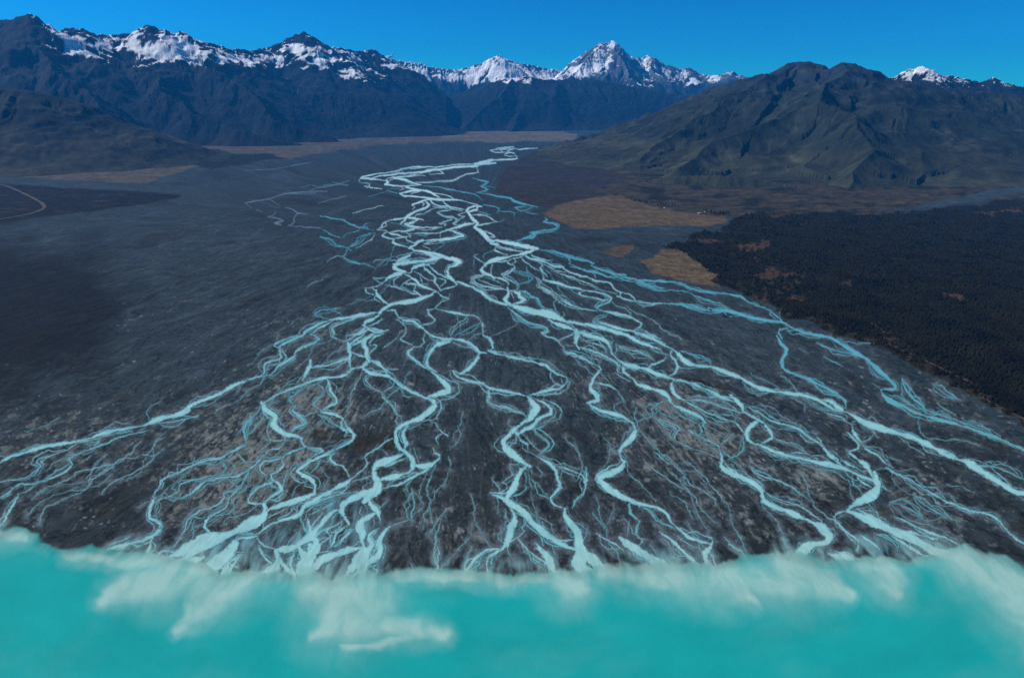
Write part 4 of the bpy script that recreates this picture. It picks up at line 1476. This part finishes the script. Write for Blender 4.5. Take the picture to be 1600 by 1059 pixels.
def km(l): return [(x, y, d * K) for x, y, d in l]

mountain('foothill', 'rounded brown foothill at the left edge above the river terrace',
    [km([(-420, 130, 11.5), (-250, 122, 12), (-80, 132, 12.4), (45, 141, 12.6), (100, 153, 12.8), (150, 179, 12.8), (200, 208, 12.7), (250, 233, 12.6), (300, 251, 12.4), (345, 263, 12.2)])],
    -420, 420, 9000, 16500, 620, 260, spur=900, spur_len=1.9, kw=2.5, pw=1.15, gul=330, gamp=0.2, crest_jag=10, snow=0, dim=0.5, blend=60, rough=0.35, streak_c=1.1, seed=3, pal='brown', lower=700, tus=0.25)
mountain('mountain_range', 'dark blue snow topped range along the left side of the valley',
    [km([(-420, 60, 19), (-200, 50, 20), (-60, 42, 20.5), (0, 32, 20.5), (25, 26, 20.5), (45, 19, 20.5), (62, 28, 20.5), (92, 47, 20.8), (105, 43, 21), (130, 45, 21.5), (150, 54, 21.8), (185, 55, 22.3), (212, 49, 22.5), (230, 37, 22.6), (252, 43, 22.7), (265, 50, 22.8), (285, 49, 23), (305, 62, 23.2), (330, 68, 23.6), (360, 76, 24.2), (392, 79, 25), (420, 74, 26), (450, 58, 26.6), (475, 49, 27), (492, 63, 27.2), (510, 74, 27.4), (530, 74, 28), (560, 80, 29), (585, 77, 29.6), (600, 90, 30.2), (620, 98, 31)])],
    -420, 700, 14500, 34000, 900, 420, spur=3000, spur_len=1.5, kw=1.9, pw=1.2, gul=620, gamp=0.22, crest_jag=150, snow=2100, dim=0.28, snowvar=1.3, snow_px=90, spur_h=(0.62, 0.82), bias=1.15, rough=0.4, fields=LEFT_SNOW, seed=8, pal='rock',
    extra=[km([(140, 80, 21.2), (187, 92, 20.6), (240, 122, 19.4), (270, 152, 18.6), (300, 170, 18.2), (340, 192, 17.6), (420, 216, 17.2), (470, 224, 17.4)]),
           km([(20, 50, 19.8), (70, 90, 18.4), (110, 125, 17.4), (150, 170, 16.6), (200, 215, 16)]),
           km([(235, 88, 22), (290, 96, 21.6), (340, 112, 21), (380, 148, 20), (405, 166, 19.6), (445, 192, 19), (520, 213, 19)]),
           km([(400, 104, 24), (415, 135, 22.6), (445, 160, 21.8), (480, 188, 21), (520, 208, 20.6), (570, 218, 20.6)])])
mountain('spur', 'low dark blue spur ending in the middle of the valley on the left',
    [km([(400, 135, 23.4), (440, 128, 23.4), (500, 143, 23.6), (560, 146, 23.8), (598, 143, 24.2), (620, 152, 24.6), (642, 167, 25), (665, 184, 25.4), (684, 202, 25.6), (692, 210, 25.8)])],
    360, 740, 19000, 29000, 420, 240, spur=1100, spur_len=1.7, kw=2.1, pw=1.15, gul=500, gamp=0.2, crest_jag=40, snow=0, dim=0.28, rough=0.35, seed=12, pal='rock')
mountain('snow_range', 'distant snowy range with a small pyramid peak left of the tallest peak',
    [km([(560, 96, 39), (610, 92, 39.5), (640, 98, 40), (662, 103, 40), (700, 108, 40.4), (725, 106, 40.6), (740, 102, 40.8), (752, 99, 41), (766, 92, 41), (781, 86, 41), (792, 93, 41), (805, 97, 41.2), (830, 101, 42), (850, 106, 42.4), (872, 109, 43), (900, 112, 43)])],
    520, 930, 32500, 48000, 520, 260, spur=1500, spur_len=1.5, kw=1.7, pw=1.3, gul=900, gamp=0.3, crest_jag=170, snow=1950, snow_amt=1.0, dim=0.45, bias=0.9, fields=MID_SNOW, ice=0.5, seed=21, pal='rock')
mountain('valley_mountain', 'dark blue forested mountain standing at the head of the valley',
    [km([(560, 176, 34), (640, 160, 33), (700, 150, 32), (735, 140, 31), (770, 128, 30.2), (800, 121, 30), (822, 119, 30), (850, 124, 30), (880, 125, 30.2), (910, 123, 30.4), (950, 128, 30.6), (1000, 138, 30.6), (1060, 148, 30), (1120, 156, 29)])],
    500, 1200, 24200, 38000, 760, 320, spur=1700, spur_len=1.75, kw=1.95, pw=1.12, gul=900, gamp=0.2, crest_jag=110, snow=2100, snow_amt=1.0, dim=0.28, bias=0.75, fields=CAP_SNOW, rough=0.35, seed=34, pal='rock',
    extra=[km([(800, 124, 29.6), (770, 150, 28), (745, 175, 26.8), (728, 196, 26)]), km([(870, 128, 29.6), (850, 155, 28), (825, 185, 26.4), (800, 203, 25.6)])])
mountain('snow_peak', 'tall snow streaked peak with a double summit dominating the skyline', 
    [km([(800, 150, 40), (840, 138, 39), (862, 124, 38.4), (878, 112, 38), (890, 100, 38), (902, 90, 38), (912, 82, 38), (924, 76, 38), (934, 69, 38), (942, 67, 38), (950, 68, 38), (958, 63, 38), (964, 68, 38), (974, 80, 38.2), (985, 88, 38.6), (996, 91, 39), (1006, 88, 39.4), (1014, 84, 39.4), (1026, 92, 39.4), (1038, 100, 39.4), (1052, 103, 39.4), (1062, 108, 39.4), (1078, 105, 39.4), (1090, 113, 39.4), (1110, 118, 39), (1130, 116, 38.6), (1142, 110, 38.6), (1155, 117, 38.6), (1172, 121, 38), (1240, 130, 38)])],
    780, 1260, 32000, 45000, 620, 300, spur=1500, spur_len=1.45, kw=1.35, pw=1.2, gul=800, gamp=0.26, crest_jag=150, snow=2200, snow_amt=1.0, dim=0.55, snowvar=1.5, bias=0.9, fields=PEAK_SNOW, ice=0.9, seed=5, pal='rock',
    extra=[km([(940, 70, 37.8), (918, 96, 36.6), (890, 118, 35.6), (870, 132, 34.8)]), km([(958, 66, 37.8), (972, 100, 36.4), (985, 122, 35.4), (1000, 140, 34.4)]), km([(1010, 95, 38.8), (1035, 118, 36.8), (1050, 138, 35.2)])])
mountain('broad_mountain', 'broad dark bare mountain with terraced flanks on the right of the valley',
    [km([(868, 243, 14.2), (885, 224, 14.8), (905, 213, 15.2), (960, 203, 15.4), (1000, 186, 15.4), (1040, 168, 15.3), (1075, 152, 15.1), (1110, 138, 15), (1150, 124, 14.8), (1185, 120, 14.6), (1205, 112, 14.4), (1230, 99, 14.2), (1248, 95, 14.2), (1264, 92, 14.1), (1274, 97, 14), (1288, 108, 13.9), (1300, 107, 13.8), (1316, 98, 13.6), (1336, 101, 13.4), (1356, 112, 13.3), (1375, 119, 13.2), (1400, 123, 13.2), (1460, 132, 13.2), (1520, 141, 13.2), (1620, 150, 13), (1900, 165, 12.5)])],
    840, 1900, 7600, 19500, 1000, 420, spur=1300, spur_len=1.9, kw=2.9, pw=1.35, gul=480, gamp=0.22, crest_jag=60, snow=0, dim=0.6, terr=190, blend=260, rough=0.4, streak_c=1.0, seed=44, pal='grass', lower=500, tus=0.8, front_only=False, spur_k=1.5,
    extra=[km([(1316, 100, 13.4), (1300, 135, 12), (1320, 160, 11), (1340, 190, 10.2), (1345, 225, 9.6), (1335, 262, 9), (1320, 300, 8.4)]),
           km([(1200, 120, 14.2), (1150, 150, 13), (1090, 180, 12.4), (1040, 215, 11.8), (1000, 250, 11)]),
           km([(1290, 130, 12.4), (1230, 170, 11.6), (1160, 200, 11), (1100, 235, 10.4), (1060, 262, 9.8)]),
           km([(945, 291, 9.35), (1000, 283, 9.2), (1060, 274, 9.0), (1130, 274, 8.8), (1200, 284, 8.6), (1290, 300, 8.4)]),
           km([(1400, 126, 13), (1450, 180, 11.6), (1500, 230, 10.6), (1540, 270, 9.8)]),
           km([(1360, 115, 13.1), (1390, 170, 11.6), (1420, 220, 10.4), (1440, 270, 9.4)])])
mountain('rocky_mountain', 'rocky mountain with a white snow capped summit behind at the right edge',
    [km([(1370, 121, 17), (1395, 119, 17), (1405, 114, 17), (1420, 108, 17), (1430, 106, 17), (1441, 100, 17), (1450, 105, 17), (1460, 113, 17), (1475, 117, 17), (1490, 118, 17), (1505, 121, 17), (1520, 127, 17), (1540, 127, 17), (1550, 122, 17), (1562, 122, 17), (1572, 127, 17), (1582, 135, 17.2), (1600, 136, 17.4), (1640, 118, 17.6), (1750, 100, 18), (1900, 90, 18)])],
    1330, 1900, 12800, 22000, 520, 260, spur=1200, spur_len=1.7, kw=1.7, pw=1.2, gul=520, gamp=0.24, crest_jag=120, snow=1630, snow_amt=0.9, dim=0.36, seed=51, pal='rock')

# ---------------------------------------------------------------- tracks
def ribbon(name, label, pts, w, mat, cat, z=1.6):
    p = catmull(pts, 4.0)
    x, y = ground_pt(p[:, 0], p[:, 1])
    P = np.stack([x, y], 1)
    T = np.gradient(P, axis=0); T /= np.hypot(T[:, 0], T[:, 1])[:, None]
    N = np.stack([-T[:, 1], T[:, 0]], 1)
    # edges wander a little
    wl = w * (1 + 0.25 * np.sin(np.arange(len(P)) * 1.7)); 
    V = np.concatenate([np.c_[P + N * wl[:, None] / 2, np.full(len(P), z)], np.c_[P - N * wl[:, None] / 2, np.full(len(P), z)]])
    n = len(P); i = np.arange(n - 1)
    o = mesh_obj(name, V, np.stack([i, i + 1, n + i + 1, n + i], -1), mat)
    return tag(o, label, cat, 'structure')
M_track = plain('dusty_track', (0.085, 0.072, 0.055), 0.95, 0.05, 0.3, 0.02)
M_track2 = plain('brown_track', (0.06, 0.042, 0.028), 0.95, 0.05, 0.4, 0.02)  # browner dirt of the forest track
ribbon('dirt_road', 'pale dirt road bending across the dark terrace at the left edge', [(-40, 283), (6, 290), (25, 297), (48, 308), (66, 318), (70, 324), (58, 331), (30, 338), (-10, 344)], 34, M_track, 'road', 3.0)
ribbon('dirt_track', 'brown dirt track running through the dark forest on the right', [(1362, 505), (1378, 517), (1384, 530), (1396, 542), (1420, 552), (1450, 566), (1486, 584), (1512, 596), (1530, 606), (1536, 620), (1556, 634), (1600, 656), (1660, 690)], 15, M_track2, 'track', 3.0)

# ---------------------------------------------------------------- dark plantation forest (one mass)
def in_mask(px, py, A):
    c = np.clip(((px - COLS[0]) / 1.3).astype(int), 0, NC - 1); r = np.clip(np.searchsorted(ROWS, py), 0, NR - 1)
    return A[r, c]

M_forest = plain('dark_conifer', (0.0125, 0.0112, 0.0040), 0.95, 0.02, 0.6, 0.006)
n_try = 150000
fx = RNG.uniform(1030, 1900, n_try); fy = 326 + (800 - 326) * RNG.random(n_try) ** 0.8
ok = (in_mask(fx, fy, inF) > 0.6) & (in_mask(fx, fy, OPEN) < 0.35)
fx, fy = fx[ok][:52000], fy[ok][:52000]
tx, ty = ground_pt(fx, fy)
hgt = 5 + 15 * RNG.random(len(tx)) ** 1.4 * (1 + 0.4 * np.sin(tx / 90) * np.sin(ty / 130)); rad = hgt * RNG.uniform(0.24, 0.36, len(tx)) * np.clip(ty / 3200, 1, 2.2)
sides = 6
base = np.arange(sides) * 2 * np.pi / sides
V = []; Fc = []
ring = np.stack([np.cos(base), np.sin(base)], 1)
def cone(z0, z1, r):
    jr = r[:, None] * RNG.uniform(0.7, 1.3, (len(tx), sides))
    rg = np.stack([tx[:, None] + jr * ring[None, :, 0], ty[:, None] + jr * ring[None, :, 1], np.broadcast_to((z0 * hgt)[:, None], jr.shape) + RNG.uniform(-.06, .06, jr.shape) * hgt[:, None]], -1)
    top = np.stack([tx + RNG.normal(0, .04, len(tx)) * hgt, ty + RNG.normal(0, .04, len(tx)) * hgt, z1 * hgt], -1)[:, None, :]
    return np.concatenate([rg, top], 1)
c1 = cone(0.06, 0.72, rad); c2 = cone(0.42, 1.0, rad * 0.66)
allv = np.concatenate([c1, c2], 1); nv = allv.shape[1]
allv[..., 2] += 0.8
tri = [(i, (i + 1) % sides, sides) for i in range(sides)] + [(sides + 1 + i, sides + 1 + (i + 1) % sides, 2 * sides + 1) for i in range(sides)]
tri = np.array(tri)
Fc = (np.arange(len(tx))[:, None, None] * nv + tri[None]).reshape(-1, 3)
o = mesh_obj('forest', allv.reshape(-1, 3), Fc, M_forest)
tag(o, 'near black conifer forest covering the flat right bank of the river', 'forest', 'stuff')

# ---------------------------------------------------------------- single trees and shrubs
M_leaf = plain('tree_foliage', (0.020, 0.024, 0.013), 0.9, 0.05, 0.5, 0.3)
M_bark = plain('tree_bark', (0.045, 0.035, 0.028), 0.95, 0.05, 0.3, 1.0)
M_shrub = plain('shrub_foliage', (0.022, 0.021, 0.012), 0.9, 0.05, 0.5, 0.25)

def leaf_cloud(n, fn, size, rng):
    V = []; Fs = []
    for i in range(n):
        c = np.array(fn(rng)); u = rng.normal(size=3); u /= np.linalg.norm(u)
        w = np.cross(u, rng.normal(size=3)); w /= np.linalg.norm(w) + 1e-6
        s = size * rng.uniform(0.6, 1.4)
        k = len(V); V += [c - u * s - w * s * .5, c + u * s - w * s * .6, c + u * s * .7 + w * s * .7, c - u * s * .6 + w * s * .6]
        Fs.append((k, k + 1, k + 2, k + 3))
    return V, Fs

def tube(p0, p1, r0, r1, n=7):
    p0, p1 = np.array(p0, float), np.array(p1, float); d = p1 - p0; d /= np.linalg.norm(d)
    a = np.cross(d, [0.3, 1, 0.1]); a /= np.linalg.norm(a); b = np.cross(d, a)
    V = []
    for p, r in ((p0, r0), (p1, r1)):
        for k in range(n):
            t = 2 * math.pi * k / n; V.append(p + (a * math.cos(t) + b * math.sin(t)) * r)
    Fs = [(k, (k + 1) % n, n + (k + 1) % n, n + k) for k in range(n)] + [tuple(range(n, 2 * n))]
    return V, Fs

def join(parts):
    V = []; Fs = []
    for v, f in parts:
        k = len(V); V += list(v); Fs += [tuple(i + k for i in q) for q in f]
    return V, Fs

def pine_proto(seed):
    rng = np.random.default_rng(seed)
    H = 18.0
    def pos(r):
        t = r.random() ** 0.8; z = 3 + t * (H - 3); R = 4.6 * (1 - t) ** 0.8 + 0.4
        R *= 1 + 0.25 * math.sin(3 * r.random() * 6.28 + z)
        a = r.random() * 6.283; q = R * math.sqrt(r.uniform(0.15, 1))
        return (q * math.cos(a), q * math.sin(a), z - 0.25 * q)
    limbs = [tube((0, 0, -1), (0.2, 0.1, H * .9), 0.45, 0.08)]
    for k in range(14):
        z = 3.5 + k * 0.95; a = k * 2.4; L = 4.2 * (1 - (z - 3) / H)
        limbs.append(tube((0, 0, z), (L * math.cos(a), L * math.sin(a), z - 0.4), 0.12, 0.03, 5))
    return leaf_cloud(420, pos, 0.8, rng), join(limbs)

TREES = []
def pine_spot(px, py, s, label, group):
    x, y = ground_pt(px, py)
    if not TREES:
        root = empty('pine_tree', (x, y, 0.8))
        lv_, tr_ = pine_proto(3)
        mesh_obj('crown', lv_[0], lv_[1], M_leaf, root); mesh_obj('trunk', tr_[0], tr_[1], M_bark, root)
        TREES.append(root); o = root
    else:
        o = TREES[0].copy(); COL.objects.link(o)
        for ch in TREES[0].children:
            c = ch.copy(); COL.objects.link(c); c.parent = o
        TREES.append(o)
    o.location = (float(x), float(y), 0.8); o.rotation_euler = (0, 0, random.uniform(0, 6.28)); o.scale = (s * 1.1, s * 1.1, s)
    tag(o, label, 'tree', group=group)

for i in range(16):
    t = i / 15
    pine_spot(988 + 72 * t + random.uniform(-2, 2), 314.5 + 9 * t + random.uniform(-1.2, 1.2), random.uniform(1.0, 1.6), 'dark tree in the row above the golden fan beside the pale sheds', 'trees in the row above the golden fan')
for i in range(12):
    t = i / 11
    pine_spot(1098 + 40 * t + random.uniform(-2, 2), 330 + 7 * t + random.uniform(-1.2, 1.2), random.uniform(1.0, 1.7), 'dark tree on the far edge of the golden fan behind the white shed', 'trees behind the white shed')
for i in range(22):
    t = i / 21
    bx = np.interp(t, [0, .3, .6, 1], [1038, 1062, 1088, 1124]); by = np.interp(t, [0, .3, .6, 1], [384, 393, 409, 436])
    pine_spot(bx + random.uniform(-2, 3), by + random.uniform(-1.5, 1), random.uniform(0.8, 1.15), 'dark pine along the forest edge above the golden river flat', 'pines along the forest edge')

def shrub(px, py, wx, wy, h, label, seed):
    rng = np.random.default_rng(seed)
    x, y = ground_pt(px, py)
    root = empty('shrub', (float(x), float(y), 0.6))
    lumps = [(rng.uniform(-.8, .8) * wx, rng.uniform(-.8, .8) * wy, rng.uniform(.45, 1)) for _ in range(5)]
    def pos(r):
        lx, ly, ls = lumps[int(r.integers(0, 5))]
        v = r.normal(size=3); v /= np.linalg.norm(v)
        q = r.uniform(0.5, 1) ** 0.5
        return (lx + v[0] * wx * .42 * ls * q, ly + v[1] * wy * .42 * ls * q, h * ls * (0.5 + 0.5 * v[2] * q))
    v, f = leaf_cloud(700, pos, 0.9, rng)
    mesh_obj('foliage', v, f, M_shrub, root)
    for lx, ly, ls in lumps:
        v, f = tube((lx * .7, ly * .7, -.5), (lx, ly, h * ls * .7), 0.25, 0.08, 5); mesh_obj('stem', v, f, M_bark, root)
    return tag(root, label, 'shrub')
shrub(1102.5, 481.5, 13, 26, 9, 'largest dark shrub thicket standing in the blue side stream', 5)
shrub(1111, 485, 7, 12, 5, 'small dark shrub just downstream of the largest thicket', 6)
shrub(1137, 495, 20, 22, 4, 'low wide olive shrub patch on bare gravel below the stream', 7)
shrub(1179, 521, 4, 6, 3, 'tiny lone dark shrub out on the bare right gravel', 8)

# ---------------------------------------------------------------- farm sheds
M_wall = plain('painted_wall', (0.72, 0.70, 0.66), 0.7, 0.3, 0.08, 0.4)
M_roof = plain('iron_roof', (0.62, 0.63, 0.64), 0.45, 0.5, 0.08, 0.6)
M_roofr = plain('dull_roof', (0.25, 0.16, 0.12), 0.6, 0.3, 0.2, 0.6)
M_door = plain('shed_door', (0.10, 0.09, 0.08), 0.7, 0.2, 0.2, 1.0)
def box(x0, x1, y0, y1, z0, z1):
    v = [(x, y, z) for z in (z0, z1) for y in (y0, y1) for x in (x0, x1)]
    return v, [(0, 1, 3, 2), (4, 6, 7, 5), (0, 4, 5, 1), (2, 3, 7, 6), (0, 2, 6, 4), (1, 5, 7, 3)]
def shed(name, px, py, L, W, H, rz, mroof, label):
    x, y = ground_pt(px, py)
    root = empty(name, (float(x), float(y), 0.9), rz)
    wall = [box(-L / 2, L / 2, -W / 2, W / 2, -1, H)]
    g = H + W * .28
    for s in (-1, 1):
        X0 = s * L / 2
        wall.append(([(X0, -W / 2, H), (X0, W / 2, H), (X0, 0, g)], [(0, 1, 2)]))
    v, f = join(wall); mesh_obj('wall', v, f, M_wall, root)
    e = 0.8
    rv = [(-L / 2 - e, -W / 2 - e, H - .25), (L / 2 + e, -W / 2 - e, H - .25), (L / 2 + e, 0, g + .15), (-L / 2 - e, 0, g + .15), (-L / 2 - e, W / 2 + e, H - .25), (L / 2 + e, W / 2 + e, H - .25)]
    rv += [(a, b, c + .3) for a, b, c in rv]
    rf = [(0, 1, 2, 3), (3, 2, 5, 4), (6, 9, 8, 7), (9, 10, 11, 8), (0, 6, 7, 1), (4, 5, 11, 10), (0, 3, 9, 6), (3, 4, 10, 9), (1, 7, 8, 2), (2, 8, 11, 5)]
    mesh_obj('roof', rv, rf, mroof, root)
    v, f = box(-2.2, 2.2, -W / 2 - .12, -W / 2 - .004, 0, H * .8); mesh_obj('door', v, f, M_door, root)
    for k in (-1, 1):
        v, f = box(k * L * .33 - 1.1, k * L * .33 + 1.1, -W / 2 - .1, -W / 2 - .003, H * .35, H * .75); mesh_obj('window', v, f, M_door, root)
    return tag(root, label, 'shed')
shed('farm_shed', 1092, 334, 24, 12, 5.5, 0.15, M_roof, 'white farm shed on the golden fan near the forest')
shed('farm_shed', 1038, 325.5, 17, 10, 4.5, -0.3, M_roof, 'smaller pale shed beside the dark tree row')
shed('farm_shed', 1102, 331.5, 14, 9, 4.5, 0.5, M_roofr, 'brown roofed shed behind the white farm shed')

# ---------------------------------------------------------------- two small clouds
M_cloud, nt_, b_, _o = new_mat('cloud_white')
b_.inputs['Base Color'].default_value = (0.9, 0.91, 0.93, 1); b_.inputs['Roughness'].default_value = 1; b_.inputs['Specular IOR Level'].default_value = 0
b_.inputs['Subsurface Weight'].default_value = 0.0
def cloud(puffs, label, seed):
    rng = np.random.default_rng(seed)
    import bmesh
    P = [pt_at(x, y, 52500) for x, y, r in puffs]
    c0 = np.mean(P, axis=0)
    bm = bmesh.new()
    for p, (x, y, r) in zip(P, puffs):
        for k in range(12):
            R = r * 50 * rng.uniform(.25, .6); off = rng.normal(0, r * 50 * .36, 3); off[2] *= .6
            m = bmesh.ops.create_icosphere(bm, subdivisions=2, radius=R)
            for v in m['verts']:
                n = v.co.normalized(); v.co *= 1 + 0.25 * math.sin(n.x * 5 + k) * math.sin(n.y * 4 + k * 2) + rng.uniform(-.06, .06)
                v.co += __import__('mathutils').Vector((p - c0 + off).tolist())
    me = bpy.data.meshes.new('cloud'); bm.to_mesh(me); bm.free(); me.materials.append(M_cloud)
    me.polygons.foreach_set('use_smooth', np.ones(len(me.polygons), bool))
    o = bpy.data.objects.new('cloud', me); COL.objects.link(o); o.location = c0.tolist()
    return tag(o, label, 'cloud')
cloud([(602, 92, 3.2), (607, 91, 3.8), (611, 88, 2.8), (614, 84, 1.6)], 'small wispy white cloud rising above the snowy left skyline', 1)
cloud([(643, 99, 2.6), (650, 101, 3.8), (657, 101, 3.4), (664, 103, 2.0)], 'flat white cloud bank resting on the ridge right of the wisp', 2)

# ---------------------------------------------------------------- air
hz = bpy.data.materials.new('valley_air'); hz.use_nodes = True
nt = hz.node_tree; nt.nodes.clear()
ho = nt.nodes.new('ShaderNodeOutputMaterial'); pv = nt.nodes.new('ShaderNodeVolumePrincipled')
pv.inputs['Color'].default_value = (*HAZE_COL, 1); pv.inputs['Density'].default_value = HAZE_DENS
pv.inputs['Anisotropy'].default_value = 0.0
nt.links.new(pv.outputs[0], ho.inputs['Volume'])
v, f = box(-60000, 60000, -9000, 51000, -18.0, 4700)
hob = mesh_obj('haze', v, [tuple(reversed(q)) for q in f], hz)
tag(hob, 'thin blue mountain air filling the whole valley', 'haze', 'stuff')

# ---------------------------------------------------------------- light, sky, camera
SUN_AZ, SUN_EL = math.radians(SUN_AZ_D), math.radians(SUN_EL_D)
sv = (math.sin(SUN_AZ) * math.cos(SUN_EL), math.cos(SUN_AZ) * math.cos(SUN_EL), math.sin(SUN_EL))
ld = bpy.data.lights.new('sun', 'SUN'); ld.energy = SUN_E; ld.angle = math.radians(0.53); ld.color = (1.0, 0.97, 0.92)
lo_ = bpy.data.objects.new('sun', ld); COL.objects.link(lo_)
from mathutils import Vector
lo_.rotation_euler = Vector(sv).to_track_quat('Z', 'Y').to_euler(); lo_.location = (0, 0, 8000)

W = bpy.data.worlds.new('World'); SC.world = W; W.use_nodes = True
nt = W.node_tree; nt.nodes.clear()
wo = nt.nodes.new('ShaderNodeOutputWorld'); bg = nt.nodes.new('ShaderNodeBackground'); sk = nt.nodes.new('ShaderNodeTexSky')
sk.sky_type = 'NISHITA'; sk.sun_disc = False; sk.sun_elevation = SUN_EL; sk.sun_rotation = SUN_AZ
sk.altitude = 1500; sk.air_density = SKY_AIR; sk.dust_density = 0.0; sk.ozone_density = 6.0
mul = nt.nodes.new('ShaderNodeMix'); mul.data_type = 'RGBA'; mul.blend_type = 'MULTIPLY'; mul.inputs[0].default_value = 1.0
mul.inputs[7].default_value = (*SKY_TINT, 1)
gm = nt.nodes.new('ShaderNodeGamma'); gm.inputs[1].default_value = 1.6
nt.links.new(sk.outputs[0], gm.inputs[0]); nt.links.new(gm.outputs[0], mul.inputs[6]); nt.links.new(mul.outputs[2], bg.inputs['Color'])
bg.inputs['Strength'].default_value = SKY_STR
nt.links.new(bg.outputs[0], wo.inputs['Surface'])

cd = bpy.data.cameras.new('camera'); cd.sensor_width = 36; cd.lens = 36 * F / 1600; cd.clip_start = 1; cd.clip_end = 400000
co = bpy.data.objects.new('camera', cd); COL.objects.link(co)
co.location = (0, 0, CAM_H); co.rotation_euler = (math.pi / 2 - PITCH, 0, 0)
SC.camera = co

SC.view_settings.view_transform = 'Standard'; SC.view_settings.look = 'None'
SC.view_settings.exposure = EXPOSURE; SC.view_settings.gamma = 1
SC.render.engine = 'CYCLES'
cy = SC.cycles
cy.max_bounces = 4; cy.diffuse_bounces = 2; cy.glossy_bounces = 2; cy.transmission_bounces = 2; cy.volume_bounces = 0; cy.transparent_max_bounces = 8
cy.use_denoising = False
try:
    cy.denoiser = 'OPENIMAGEDENOISE'; cy.denoising_input_passes = 'RGB_ALBEDO_NORMAL'
except Exception: pass
